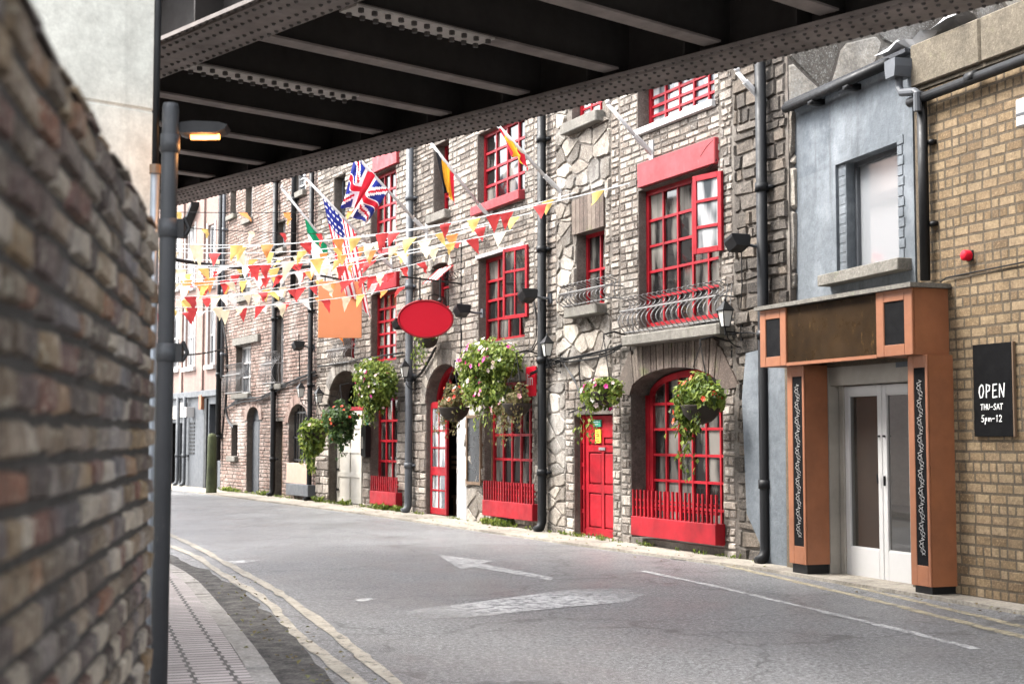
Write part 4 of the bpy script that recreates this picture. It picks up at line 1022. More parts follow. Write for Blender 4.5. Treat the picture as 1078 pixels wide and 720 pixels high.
x0, x1 = SP.at(453, 480, -.08)[0], SP.at(470, 480, -.08)[0]; zt2 = SP.at(461, 424, -.08)[1]
m = MB(); m.box(x0, x0+.08, .08, .13, .05, zt2, .5, .004); m.box(x1-.08, x1, .08, .13, .05, zt2, .5, .004)
for z in (.05, .78, zt2-.1): m.box(x0+.08, x1-.08, .08, .13, z, z+(.12 if z != .78 else .16), .5, .004)
xm = (x0+x1)/2; m.box(xm-.016, xm+.016, .085, .125, .17, zt2-.1, .5)
for z in (.5, 1.3, 1.62): m.box(x0+.08, x1-.08, .087, .123, z-.016, z+.016, .5)
o = m.build('open_door', MATS['red_paint'], pub); g = MB(); g.box(x0+.08, x1-.08, .1, .105, .17, zt2-.1, .5); g.build('pane', MATS['pale_glass'], o)
x0, x1 = SP.at(481.5, 480, .02)[0], SP.at(491.5, 480, .02)[0]; zt2 = SP.at(486, 434, .02)[1]
m = MB(); m.box(x0, x1, -.03, .05, .04, zt2, .5, .006)
for k in range(3): m.box(x0+.03, x0+.06, -.045, -.031, .3+.55*k, .4+.55*k, .2)
m.build('shutter_leaf', MATS['white_paint'], pub)
m = MB(); x0, x1 = SP.at(470, 480, -.45)[0], SP.at(482, 480, -.45)[0]
for z in (.35, .9, 1.0, 1.1): m.box(A[0]+.3, A[1]-.1, .4, .48, z, z+.05, .5)
m.box(A[0]+.3, A[1]-.1, .44, .48, .03, .35, .5); m.build('counter', MATS['wood'], pub)
# downpipes
pipe(pub, SP.at(803, 300, .12)[0], .05, TOPZ-.05, .066, 'dark_pipe', .12); pipe(pub, SP.at(570.5, 400, .12)[0], .05, TOPZ-.05, .07, 'dark_pipe', .12); pipe(pub, SP.at(430.5, 400, .12)[0], .05, TOPZ-.05, .075, 'grey_metal', .12)
# grey render patch beside the shopfront
m = MB(); pts = [SP.at(x, y, .03) for x, y in ((791, 372), (787, 420), (792, 540), (806, 572), (806, 592), (838, 598), (838, 360))]
m.prism(pts, -.11, -.0, .5); m.build('render_patch', MATS['grey_render'], pub)
m = MB(); m.box(xB+.1, -.1, -.05, 0, 0, .16, .4); 
# cables draped on the facade
def cable(parent, seg, px, r=.012, off=.05, n=1, mat='black_iron', name='cable', sag=.03):
    m = MB()
    for q in range(n):
        pts = []
        for (x, y) in px:
            u = seg.at(x, y, off); pts.append(Vector((u[0], -off-rnd.uniform(0, .04), u[1]+rnd.uniform(-1, 1)*sag*(q > 0))))
        m.tube(dense(pts, .15), r, 5)
    return m.build(name, MATS[mat], parent)
cable(pub, SP, ((560,393),(585,381),(600,378),(640,371),(660,360),(685,350),(720,346),(758,337)), .012, .06, 4, sag=.05)
cable(pub, SP, ((592,378),(605,400),(612,415),(618,430)), .01, .05, 2); cable(pub, SP, ((610,378),(614,410),(625,422),(600,436)), .008, .05, 2)
cable(pub, SP, ((434,400),(445,392),(460,366)), .025, .06, 1); cable(pub, SP, ((432,272),(470,264),(495,258),(512,252)), .01, .05, 2)
cable(pub, SP, ((740,165),(753,150),(755,170),(748,178)), .006, .03, 2)
cable(pub, SP, ((782,255),(782,300),(781,325)), .008, .04); cable(pub, SP, ((770,352),(790,350),(800,352)), .008, .04)
cable(pub, SP, ((548,315),(563,318),(566,360),(556,372),(540,380)), .009, .05, 2)

# ================================================================= SECOND STONE BUILDING
x335 = SB.at(333, 450)[0]; x235 = SB.at(233, 450)[0]
sb = thing('stone_building', 'narrow stone building with red windows and an arched white door past the pub', 'building', SB.O, SB.rot)
E0 = OP(SB, 390, 418.5, 418, 532); E1 = OP(SB, 391, 417.5, 307, 380); E2 = OP(SB, 391, 417.5, 180, 264)
GA = OP(SB, 347, 383, 390, 530, .72, .03); F1 = OP(SB, 362, 374, 300, 384); F2 = OP(SB, 352, 364, 185, 240)
eops = [E0, E1, E2, GA, F1, F2]
m = MB(); wall_sheet(m, x335, 0, 0, TOPZ, eops, .45); m.build('wall', MATS['pale_mortar'], sb)
m = MB(); m.box(x335, 0, .62, 7, 0, TOPZ, .4)
m.build('back_block', MATS['dark_room'], sb)
m = MB(); brickwork(m, x335, 0, 2.3, TOPZ, eops+[(GA[0]-.3, GA[1]+.3, GA[3]-.8, GA[3]+.3, 1.0)], .27, .11, .011, .015, .24, rough=.45); brickwork(m, x335, 0, 0, 2.3, eops+[(GA[0]-.3, GA[1]+.3, GA[3]-.8, GA[3]+.3, 1.0)], .34, .17, .013, .02, .28, rough=.5); m.build('brickwork', MATS['pub_brick'], sb)
m = MB(); voussoirs(m, GA, .3, 15, .04, .014); m.build('stone_arch', MATS['pub_stone'], sb)
m = MB(); m.box(x335-.02, .02, -.12, .6, TOPZ, TOPZ+.18, .4, .02); m.build('coping', MATS['ledge_stone'], sb)
grid_window(sb, E0, 'red_paint', 4, 5, .25, .06, .045)
railing_box(sb, SB.at(389, 525, .16)[0], SB.at(416.5, 525, .16)[0], SB.at(404, 531.5, .16)[1], SB.at(404, 517.5, .16)[1], SB.at(404, 501.5, .16)[1])
grid_window(sb, E1, 'red_paint', 4, 5, .2, .06, .045); grid_window(sb, E2, 'red_paint', 4, 5, .2, .06, .045); grid_window(sb, F1, 'red_paint', 2, 4, .25, .06, .045); grid_window(sb, F2, 'grey_metal', 2, 3, .25, .06, .04)
box_part('red_lintel', 'red_paint', sb, SB.at(393, 300, .05)[0], SB.at(418.5, 300, .05)[0], -.08, .02, E1[3]+.02, E1[3]+.34, .01)
box_part('red_lintel', 'red_panel', sb, SB.at(393, 175, .05)[0], SB.at(418.5, 175, .05)[0], -.08, .02, E2[3]+.02, E2[3]+.42, .01)
box_part('sill', 'red_panel', sb, E2[0]-.05, E2[1]+.05, -.1, .15, E2[2]-.12, E2[2]-.004, .01)
balcony(sb, F1[0]-.3, F1[1]+.2, F1[2]+.02, F1[2]+.5, .3)
x0, x1 = SB.at(355.5, 480, -.2)[0], SB.at(381.5, 480, -.2)[0]; zt2 = SB.at(368, 433, -.2)[1]
m = MB(); m.box(x0, x1, .2, .26, .05, zt2, .5)
xm = (x0+x1)/2
for xx in (x0+.06, xm, x1-.06): m.box(xx-.055, xx+.055, .18, .199, .05, zt2, .5, .004)
for z in (.05, .62, 1.15, 1.68, zt2-.12): m.box(x0+.115, xm-.055, .18, .199, z, z+.11, .5, .004); m.box(xm+.055, x1-.115, .18, .199, z, z+.11, .5, .004)
o = m.build('white_door', MATS['cream_paint'], sb)
m = MB()
for z in (.3, .75, 1.5): m.box(x0, x0+.14, .165, .179, z, z+.05, .5)
m.build('hinge', MATS['black_iron'], o)
m = MB(); m.box(GA[0]+.02, GA[1]-.02, .22, .3, zt2+.02, zt2+.1, .5); m.build('door_frame', MATS['red_paint'], sb)
x, z = SB.at(384, 462, .08); mb_ = on_wall(SB, 'post_box', 'small black post box on the wall right of the white door', 'post box', x, 0, z)
m = MB(); m.prism([(-.13, -.35), (.13, -.38), (.15, .2), (.13, .3), (-.13, .3)], -.12, -.0, .5); m.build('box', MATS['black_iron'], mb_)
m = MB(); m.box(-.08, .0, -.126, -.121, -.2, .05, .5); m.build('notice', MATS['cream_paint'], mb_)
x, z = SB.at(384.5, 441, .06); gl = on_wall(SB, 'green_sign', 'small oval green plaque beside the white door', 'sign', x, 0, z)
m = MB(); m.lathe([(.11, 0), (.12, .01), (.12, .03)], n=16); o = m.build('plaque', MATS['green_sign'], gl); o.rotation_euler = (R(90), 0, 0); o.scale = (.8, 1.5, 1)
m = MB(); m.box(-.05, .05, -.034, -.031, -.02, .03, .5); m.build('emblem', MATS['flag_white'], gl)
cable(sb, SB, ((336,386),(350,384),(380,378),(425,372)), .012, .05, 2)

# ================================================================= BRICK WAREHOUSE
wh = thing('brick_warehouse', 'tall weathered reddish brick warehouse with arched openings at the bend of the street', 'building', SB.world(x335, 0, 0), SB.rot)
SWh = Seg(*SB.world(x335, 0, 0)[:2], 27.4)
wl = SWh.at(233, 450)[0]
BW = OP(SWh, 304.5, 325.5, 425, 509, .45); D1_ = OP(SWh, 288, 298, 443, 521, 0, .05); AD = OP(SWh, 260.5, 274, 428, 520, .35, .05); SWn = OP(SWh, 244, 250.5, 447, 480)
U1 = OP(SWh, 249, 264.5, 364, 414); U2 = OP(SWh, 290, 299, 332, 404); U3 = OP(SWh, 338-3, 345-6, 357, 390)
V1 = OP(SWh, 253, 264, 279, 312, .25); V2 = OP(SWh, 292, 301, 233, 262); V3 = OP(SWh, 243, 249, 200, 226); V4 = OP(SWh, 259, 266, 196, 230); V5 = OP(SWh, 308, 322, 176, 203)
V6 = OP(SWh, 291, 300, 290, 318)
wops = [BW, D1_, AD, SWn, U1, U2, V1, V2, V3, V4, V5, V6]
m = MB(); wall_sheet(m, wl, 0, 0, 11, wops, .3); m.poly([(wl, 7, 0), (wl, 7, 11), (wl, 0, 11), (wl, 0, 0)]); m.build('wall', MATS['pale_mortar'], wh)
m = MB(); m.box(wl+.02, 0, .5, 7, 0, 11, .4); m.build('back_block', MATS['dark_room'], wh)
m = MB(); rg = [(o[0]-.2, o[1]+.2, o[3]-o[4]-.05, o[3]+.22, o[4]+.22) for o in (BW, AD, V1)]
brickwork(m, wl, 0, .0, 11, wops+rg, .24, .09, .012, .013, .16, rough=.35); m.build('brickwork', MATS['red_brick'], wh)
m = MB()
for o in (BW, AD, V1): m = MB(); voussoirs(m, o, .24, 11, .03, .012); m.build('brick_arch', MATS['red_brick'], wh)
zp = SWh.at(315, 487)[1]
grid_window(wh, (BW[0], BW[1], zp, BW[3], BW[4]), 'cream_paint', 2, 2, .28, .05, .04, 'pale_glass')
m = MB()
for k in range(7): x = BW[0]+(BW[1]-BW[0])*(k+.5)/7; hz = s = BW[3]-BW[4]+BW[4]*math.sqrt(max(0, 1-((k+.5)/3.5-1)**2)); m.tube([(x, .12, zp), (x, .12, hz-.02)], .02, 6)
for z in (zp+.06, zp+.6, zp+1.2): m.box(BW[0], BW[1], .1, .14, z-.02, z+.02, .5)
m.build('window_bars', MATS['black_iron'], wh)
box_part('beige_panel', 'beige_board', wh, BW[0]-.02, BW[1]+.02, -.05, .1, BW[2], zp-.01)
x0, x1, z0, z1 = SWh.box(301, 324, 509.5, 521.5, .2); box_part('grey_box', 'grey_metal', wh, x0, x1, -.2, -.005, z0, z1)
box_part('plank_door', 'wood', wh, D1_[0]+.05, D1_[1], .2, .25, .05, D1_[3])
m = MB(); m.box(AD[0]+.0, AD[1], .15, .2, .05, AD[3]-AD[4]-.02, .5); xm = (AD[0]+AD[1])/2; m.box(xm-.01, xm+.01, .14, .149, .05, AD[3]-AD[4]-.02, .5); m.build('arched_door', MATS['grey_door'], wh)
m = MB(); n = 12; w = (AD[1]-AD[0])/2; pts = [(xm-w*math.cos(math.pi*k/n), AD[3]-AD[4]+AD[4]*math.sin(math.pi*k/n)) for k in range(n+1)][::-1]; m.prism([(x, z) for x, z in pts], .16, .2, .5); m.build('door_tympanum', MATS['grey_metal'], wh)
for o in (U1, U2, V2, V3, V4, V5, V6): grid_window(wh, o, 'white_paint', 2, 3, .22, .06, .04, 'pale_glass')
grid_window(wh, V1, 'white_paint', 2, 3, .22, .06, .04, 'pale_glass'); grid_window(wh, SWn, 'black_iron', 1, 3, .2, .05, .04, 'dark_glass')
for o in (U1, U2, SWn, V1, V2, V3, V4, V5, V6): box_part('sill', 'ledge_stone', wh, o[0]-.1, o[1]+.1, -.12, .15, o[2]-.14, o[2]-.004, .015)
balcony(wh, U1[0]-.2, U1[1]+.1, U1[2], U1[2]+.75, .35); balcony(wh, U2[0]-.25, U2[1]+.1, U2[2], U2[2]+.75, .35)
x0, x1, z0, z1 = SWh.box(246, 271, 359, 364, .1); box_part('stone_lintel', 'ledge_stone', wh, x0-.15, x1, -.1, .02, U1[3]+.03, U1[3]+.22)
pipe(wh, SWh.at(288, 400, .1)[0], .05, 10.9, .07, 'black_iron', .1); pipe(wh, SWh.at(309, 250, .1)[0], 4.6, 10.9, .07, 'dark_pipe', .1, False); pipe(wh, wl+.1, .6, 10.9, .08, 'dark_pipe', .12, False); pipe(wh, wl+.35, 2.9, 10.9, .05, 'grey_metal', .1, False)
pipe(wh, -.18, .05, 10.9, .06, 'dark_pipe', .1)
cable(wh, SWh, ((238,430),(255,420),(275,418),(300,405),(333,392)), .02, .06, 3, sag=.08); cable(wh, SWh, ((240,395),(239,430),(242,445),(247,448)), .025, .06, 2, sag=.06); cable(wh, SWh, ((236,340),(240,375),(238,420),(234,460)), .02, .08, 3, sag=.06)
cable(wh, SWh, ((316,352),(316,400)), .015, .05)
m = MB(); m.box(wl-.05, 0, -.15, .5, 11, 11.2, .4, .02); m.build('coping', MATS['ledge_stone'], wh)

# ================================================================= PINK BUILDING
pk = thing('pink_building', 'pink rendered building with white-framed windows over dark garage openings', 'building', SWh.world(wl-.05, 0, 0), SWh.rot)
SK = Seg(*SWh.world(wl-.05, 0, 0)[:2], 29)
pk.rotation_euler = (0, 0, SK.rot)
zc = SK.at(205, 415)[1]
kops = []
for (a_, b_) in ((180, 190.5), (196, 206), (219.5, 227)):
    for (t_, b2) in ((322, 386), (238, 302)): kops.append(OP(SK, a_, b_, t_+(a_-200)*-.1, b2+(a_-200)*-.1))
K1 = OP(SK, 172, 187, 445, 511, 0, .02); K2 = OP(SK, 189.5, 196, 445, 511, 0, .02); K3 = OP(SK, 220.5, 230, 425, 510, 0, .02)
xl_ = -11
m = MB(); wall_sheet(m, xl_, 0, zc, 11, kops, .2); m.build('wall', MATS['pink_render'], pk)
m = MB(); wall_sheet(m, xl_, 0, 0, zc, [K1, K2, K3], .3); m.build('ground_floor_wall', MATS['grey_door'], pk)
m = MB(); m.box(xl_, 0, .4, 6, 0, 11, .4); m.build('back_block', MATS['dark_room'], pk)
for o in kops:
    f = grid_window(pk, o, 'white_paint', 2, 2, .12, .07, .05, 'pale_glass')
    m = MB(); m.box(o[0]-.07, o[0]-.002, -.03, .02, o[2], o[3]+.07, .5); m.box(o[1]+.002, o[1]+.07, -.03, .02, o[2], o[3]+.07, .5); m.box(o[0]-.12, o[1]+.12, -.1, .1, o[2]-.12, o[2]-.002, .5); m.build('surround', MATS['white_paint'], f)
xs_ = [SK.at(x, 420)[0] for x in (172, 214, 217.5, 233)]
m = MB(); 
for px in (193, 214.5): x = SK.at(px, 300)[0]; m.box(x-.13, x+.13, -.06, .01, zc+.1, 11, .5)
m.build('pilaster', MATS['pink_render'], pk)
m = MB(); m.box(xl_, 0, -.1, .02, zc-.1, zc+.08, .5, .02); m.build('string_course', MATS['grey_metal'], pk)
x0, x1, z0, z1 = SK.box(178, 187.5, 428, 441, .05); box_part('sign_panel', 'cream_paint', pk, x0-.4, x1, -.08, -.002, z0, z1); x0, x1, z0, z1 = SK.box(189, 195.5, 424, 439, .05); box_part('sign_panel', 'cream_paint', pk, x0, x1, -.08, -.002, z0, z1)
box_part('dark_door', 'black_iron', pk, K3[0], K3[1], .2, .26, .02, K3[3])
m = MB(); x = SK.at(217.5, 450)[0]; m.box(x-.12, x+.12, -.05, .01, .03, zc-.15, .5); m.build('dark_pilaster', MATS['dark_pipe'], pk)
m = MB(); x0, x1 = SK.at(199, 480, .02)[0], SK.at(204, 480, .02)[0]
for k in range(9): m.box(x0, x1, -.02, -.0, 1.0+.11*k, 1.05+.11*k, .5)
m.build('louvre', MATS['black_iron'], pk)
pipe(pk, SK.at(187.6, 470, .1)[0], .05, 2.7, .06, 'grey_door', .12); pipe(pk, SK.at(194.6, 470, .1)[0], .05, 2.7, .06, 'grey_door', .12)
x, z = SK.at(211, 423, .1); box_part('alarm_box', 'orange_paint', pk, x-.12, x+.12, -.12, -.002, z-.22, z+.2)
x, z = SK.at(200, 432, .1); box_part('security_light', 'white_paint', pk, x-.1, x+.1, -.25, -.002, z-.2, z+.1)
m = MB(); a = SK.at(176, 250, .6); b = SK.at(208, 217, .05)
m.prism([(a[0], a[1]), (b[0], b[1]), (b[0], b[1]+.12), (a[0], a[1]+.12)], -.25, -.002, .5); m.build('raking_beam', MATS['dark_pipe'], pk)
# building on the other side of the street: only seen mirrored in the windows
od = math.atan2(-4.6, 18.0)
ob = thing('terrace_building', 'cream and pink rendered building across the street, mirrored in the grey house window', 'building', (-8.4, 20, 0), math.pi/2 - od)
oo = [(x, x+1.1, z, z+1.7, 0) for x in (1.2, 4.0, 6.8, 9.6, 12.4, 15.2) for z in (.9, 4.1)]
m = MB(); wall_sheet(m, 0, 18, 0, 7.2, oo, .2); m.poly([(0,0,7.2),(18,0,7.2),(18,5,7.2),(0,5,7.2)]); m.poly([(0,0,0),(0,0,7.2),(0,5,7.2),(0,5,0)]); m.poly([(18,0,7.2),(18,0,0),(18,5,0),(18,5,7.2)])
m.build('wall', MATS['pale_render'], ob)
m = MB(); m.box(.05, 17.95, .4, 5, 0, 7.1, .4); m.build('back_block', MATS['dark_room'], ob)
for o in oo: grid_window(ob, o, 'white_paint', 2, 3, .15, .06, .04, 'dark_glass')
m = MB(); m.box(-.1, 18.1, -.2, .1, 7.21, 7.45, .5); m.build('cornice', MATS['pink_render'], ob)
for x in (3.0, 11.5):
    m = MB(); m.box(x, x+1.3, 1.2, 2.0, 7.2, 9.2, .5); m.box(x-.08, x+1.38, 1.12, 2.08, 9.2, 9.4, .5); m.build('chimney', MATS['red_brick'], ob)
# guard stone at the corner of the warehouse
g0 = ground(222.5, 520); gp = thing('guard_post', 'mossy round-topped stone guard post at the far corner of the warehouse', 'post', g0)
m = MB(); m.lathe([(.15, 0), (.145, .1), (.125, .9), (.12, 1.5), (.09, 1.58), (.02, 1.6)], n=14); m.build('post_shaft', MATS['guard_stone'], gp, True)

# ================================================================= SIGNS
x, z = SP.at(448, 336, 1.0); yv = -1.0
xs0, xs1 = SP.at(420, 336, yv*-1)[0], SP.at(477, 336, yv*-1)[0]
os_ = on_wall(SP, 'oval_sign', 'blank bright red oval pub sign hanging from a black iron bracket', 'sign', x, -1.0, z)
# the oval faces down the street towards the viewer
os_.rotation_euler = (0, 0, R(6))
c0 = SP.world(x, -1.0, z); sc_ = c0.y/1497
rx, rz = 28.5*sc_, 19.3*sc_
def oval(m, rx, rz, y0, y1, n=40): m.prism([(rx*math.cos(2*math.pi*k/n), rz*math.sin(2*math.pi*k/n)) for k in range(n)], y0, y1, .5)
m = MB(); oval(m, rx, rz, -.03, .03); m.build('board', MATS['bright_red'], os_)
m = MB(); n = 40
m.tube([(rx*math.cos(2*math.pi*k/n), -.03, rz*math.sin(2*math.pi*k/n)) for k in range(n+1)], .018, 6); m.build('rim', MATS['red_paint'], os_)
m = MB(); zt3 = rz+.42*1.0
for xx in (-.1, .25): m.tube([(xx, 0, rz-.02), (xx, 0, zt3)], .014, 6)
for xx in (-.1, .25): m.lathe([(.02, 0), (.045, .02), (.02, .06)], (xx, 0, rz-.005), 8)
iw = Matrix.Rotation(-R(6), 3, 'Z')
wallp = SP.world(SP.at(486, 300)[0], 0, c0.z) - c0; wallp.rotate(Matrix.Rotation(-R(6), 3, 'Z'))
m.tube([(-.42, 0, zt3), (wallp.x, wallp.y, zt3+.0)], .016, 6); m.tube([(wallp.x, wallp.y-.01, zt3+.75), (wallp.x, wallp.y-.01, -.75)], .022, 6)
for k in range(3):
    pts = [(wallp.x*.86+.09*math.cos(t*.5)*(1-t/14)-.1*k, wallp.y*.86, zt3+.12+.1*math.sin(t*.5)*(1-t/14)) for t in range(14)]; m.tube(pts, .008, 5)
m.build('bracket', MATS['black_iron'], os_)
off = 1.1; xa, za = SB.at(358, 326, off); c0 = SB.world(xa, -off, za); sc_ = c0.y/1497
og = on_wall(SB, 'hanging_sign', 'blank orange square sign hanging over the white door behind the bunting', 'sign', xa, -off, za); og.rotation_euler = (0, 0, R(4))
hw, hh = 22.8*sc_, 30*sc_
m = MB(); m.box(-hw, hw, -.03, .03, -hh, hh, .5, .008); m.build('board', MATS['orange_sign'], og)
m = MB(); wp = SB.world(SB.at(386, 300)[0], 0, c0.z)-c0; wp.rotate(Matrix.Rotation(-R(4), 3, 'Z')); m.tube([(-hw, 0, hh+.12), (wp.x, wp.y, hh+.12)], .02, 6)
for xx in (-hw*.7, hw*.7): m.tube([(xx, 0, hh-.01), (xx, 0, hh+.12)], .012, 6)
m.build('bracket', MATS['black_iron'], og)
x0, x1, z0, z1 = SP.box(553.5, 563.5, 386, 417, .04)
rs = on_wall(SP, 'red_sign', 'narrow red sign with white letters half hidden by flowers beside the black downpipe', 'sign', (x0+x1)/2, 0, (z0+z1)/2)
w, h = (x1-x0)/2, (z1-z0)/2; m = MB(); m.box(-w, w, -.04, -.005, -h, h, .5, .006); m.build('board', MATS['bright_red'], rs)
fc = bpy.data.curves.new('lettering', 'FONT'); fc.body = 'lin'; fc.size = .27; fc.extrude = .002; fc.align_x = 'CENTER'; fo = bpy.data.objects.new('lettering', fc); COL.objects.link(fo); fo.parent = rs; fo.rotation_euler = (R(90), 0, 0); fo.location = (-.02, -.044, -.06); 
bpy.context.view_layer.update(); me = bpy.data.meshes.new_from_object(fo.evaluated_get(bpy.context.evaluated_depsgraph_get())); me.materials.clear(); me.materials.append(MATS['flag_white'])
fm = bpy.data.objects.new('lettering', me); COL.objects.link(fm); fm.parent = rs; fm.rotation_euler = fo.rotation_euler; fm.location = fo.location; bpy.data.objects.remove(fo)
x0, x1, z0, z1 = SP.box(491, 506, 437, 510, .05)
mn = on_wall(SP, 'menu_board', 'tall wood-framed slate menu board between the arched red door and barred window', 'board', (x0+x1)/2, 0, (z0+z1)/2)
w, h = (x1-x0)/2, (z1-z0)/2; m = MB(); m.box(-w+.04, w-.04, -.035, -.006, -h+.04, h-.04, .5); m.build('slate', MATS['slate_board'], mn)
m = MB(); m.box(-w, -w+.04, -.06, -.004, -h, h, .5); m.box(w-.04, w, -.06, -.004, -h, h, .5); m.box(-w+.04, w-.04, -.06, -.004, -h, -h+.05, .5); m.box(-w+.04, w-.04, -.06, -.004, h-.05, h, .5); m.build('frame', MATS['wood'], mn)

# ================================================================= LANTERNS AND FLOODLIGHTS
def make_lantern(label):
    t = thing('wall_lantern', label, 'lantern', (0,0,0), 0, 'lanterns on the pub wall')
    m = MB(); n = 4; y = -.42
    def ringp(r, z): return [(r*math.cos(math.pi/4+k*math.pi/2), y+r*math.sin(math.pi/4+k*math.pi/2), z) for k in range(4)]
    a, b = ringp(.095, 0), ringp(.17, .34)
    for k in range(4): m.tube([a[k], b[k]], .012, 5)
    for rr in (a, b): m.tube(rr+[rr[0]], .014, 5)
    m.build('frame', MATS['black_iron'], t)
    g = MB(); a, b = [g.V(p) for p in ringp(.088, .01)], [g.V(p) for p in ringp(.16, .33)]
    for k in range(4): g.face([a[k], a[(k+1)%4], b[(k+1)%4], b[k]])
    g.build('glass', MATS['lantern_glass'], t)
    m = MB(); a, b, c = [m.V(p) for p in ringp(.21, .345)], [m.V(p) for p in ringp(.09, .47)], [m.V(p) for p in ringp(.02, .55)]
    for p, q in ((a, b), (b, c)):
        for k in range(4): m.face([p[k], p[(k+1)%4], q[(k+1)%4], q[k]])
    m.face(a[::-1]); m.face(c); m.lathe([(.02, .54), (.03, .57), (.008, .62)], (0, y, 0), 8); m.build('cap', MATS['black_iron'], t)
    m = MB(); m.tube([(0, y, 0), (0, y, -.18)], .018, 6); m.tube([(0, 0, -.12), (0, y, -.1)], .018, 6); m.box(-.03, .03, -.03, 0, -.45, .1, .5)
    m.tube([(0, -.02, -.42)]+[(0, -.02-.36*math.sin(k/8*math.pi/2), -.42+.3*(1-math.cos(k/8*math.pi/2))) for k in range(1, 9)], .014, 6)
    m.tube([(0, -.2+.06*math.cos(k*.7)*(1-k/14), -.2+.06*math.sin(k*.7)*(1-k/14)) for k in range(13)], .009, 5)
    m.build('bracket', MATS['black_iron'], t); return t
L0 = make_lantern('black wall lantern above the right side of the big arched window')
def place(o, seg, px, py, off, sc=1.):
    x, z = seg.at(px, py, off); o.location = seg.world(x, 0, z); o.rotation_euler = (0, 0, seg.rot); o.scale = (sc,)*3
place(L0, SP, 763, 344, .25, .58)
for px, py, lab, seg, sc in ((575.5, 375, 'black wall lantern on the black downpipe right of the long flower basket', SP, .58), (426, 397, 'black wall lantern beside the grey downpipe left of the arched red door', SP, .6),
                         (336, 424, 'black wall lantern near the hanging basket pair left of the white door', SB, .62), (317, 418, 'black wall lantern over the barred arched window', SB, .62)):
    o = copy_tree(L0); o['label'] = lab; place(o, seg, px, py, .25, sc)
def make_flood(label):
    t = thing('floodlight', label, 'floodlight', (0,0,0), 0, 'floodlights on the frontage')
    m = MB(); m.prism([(-.17, .02), (-.12, -.13), (.12, -.13), (.17, .02), (.17, .07), (-.17, .07)], -.13, .13, .5); o = m.build('housing', MATS['black_iron'], t); o.location = (0, -.52, 0); o.rotation_euler = (R(-20), 0, R(90))
    m = MB(); m.box(-.15, .15, -.11, .11, .071, .085, .5); q = m.build('lens', MATS['grey_metal'], o)
    m = MB(); m.tube([(0, -.4, -.03), (0, -.2, -.06), (0, -.02, -.06)], .025, 8); m.box(-.07, .07, -.05, 0, -.16, .04, .5); m.build('arm', MATS['grey_metal'], t); return t
F0 = make_flood('black floodlight right of the upper red window with open casement')
place(F0, SP, 772, 254, .45, .75)
for px, py, seg, lab in ((553, 310, SP, 'black floodlight beside the black downpipe right of the red casement window'), (484, 326, SP, 'grey floodlight to the right of the red oval sign'), (419, 340, SB, 'black floodlight just left of the red oval sign'), (312, 363, SB, 'flat floodlight on the reddish brick warehouse wall')):
    o = copy_tree(F0); o['label'] = lab; place(o, seg, px, py, .45, .78)

# ================================================================= FLAGS
def pole(seg, bpx, tpx, label, pattern=None, mats=(), hoist=.9, fly=1.4, cat='flag', name='flag', start=.02, gather=.45, lean=.25, wav=.07, nfold=2.2):
    bx, bz = seg.at(*bpx, .06); ty, tz = seg.atx(*tpx, bx)
    t = on_wall(seg, name, label, cat, bx, 0, bz, 'flagpoles on the frontage')
    B = Vector((0, -.06, 0)); Tp = Vector((0, ty, tz-bz)); d = (B-Tp).normalized()
    m = MB(); m.tube([B, Tp], .028, 8); m.lathe([(.02, 0), (.04, .03), (.01, .08)], tuple(Tp), 8); m.build('pole', MATS['white_paint'], t, True)
    m = MB(); m.box(-.05, .05, -.03, 0, -.16, .16, .5); m.tube([(0, -.0, -.03), tuple(B+(-d)*.3)], .04, 8); m.build('bracket', MATS['white_paint'], t)
    if pattern:
        m = MB(); nu, nv = 44, 32
        for i in range(nu+1):
            for j in range(nv+1):
                u, v = i/nu, j/nv; sq = 1-gather*u
                p = Tp + d*(start+hoist*(v*sq + (1-sq)*lean*1.6)) + Vector((0, 0, -1))*(fly*u*(.93)) + d*(lean*fly*u*.5)
                ph = v*nfold*2*math.pi + u*2.0
                p += Vector((1, 0, 0))*(wav*math.sin(ph)*(.25+u) + .25*u*u*.4) + Vector((0, 0, -1))*.04*math.sin(ph*.5)*u
                m.V(p)
        for i in range(nu):
            for j in range(nv):
                a = i*(nv+1)+j; m.mi = pattern((i+.5)/nu, (j+.5)/nv); m.face([a, a+nv+1, a+nv+2, a+1], .5)
        m.build('cloth', [MATS[k] for k in mats], t, True)
    return t
def irish(u, v): return 0 if u < .16 else (1 if u < .62 else 2)
def usa(u, v):
    if u < .3 and v < .6: return 1 if int(u*40) % 3 == 1 and int(v*24) % 3 == 1 else 2
    return 0 if int(v*13) % 2 == 0 else 1
def union(u, v):
    x, y = (u-.5)*2, (v-.5)
    if abs(x) < .12 or abs(y) < .1: return 0
    if abs(x) < .2 or abs(y) < .167: return 1
    dd = abs(abs(x)*.5-abs(y))/1.118
    if dd < .035: return 0
    return 1 if dd < .1 else 2
def german(u, v): return 0 if v < .333 else (2 if v < .8 else 1)
def spain(u, v): return 1 if .25 < v < .75 else 0
pole(SB, (366, 284), (297, 199), 'green white and orange striped flag hanging from a white pole', irish, ('flag_green', 'flag_white', 'flag_orange'), .75, 1.9, gather=.1, lean=.62, start=.75)
pole(SB, (410, 280), (321, 187), 'stars and stripes flag hanging from a white pole', usa, ('flag_red', 'flag_white', 'flag_blue'), .9, 1.6, gather=.1, lean=.6, start=.5, wav=.05)
pole(SP, (447, 243), (361, 149), 'red white and blue crossed flag hanging from a white pole', union, ('flag_red', 'flag_white', 'flag_blue'), .9, 1.3, gather=.25, lean=-.45, start=.35, wav=.2, nfold=2.3)
pole(SP, (515, 230), (447, 142), 'black red and gold flag furled along a white pole', german, ('flag_black', 'flag_red', 'flag_gold'), .5, .62, gather=.35, lean=.25, start=.3, wav=.05)
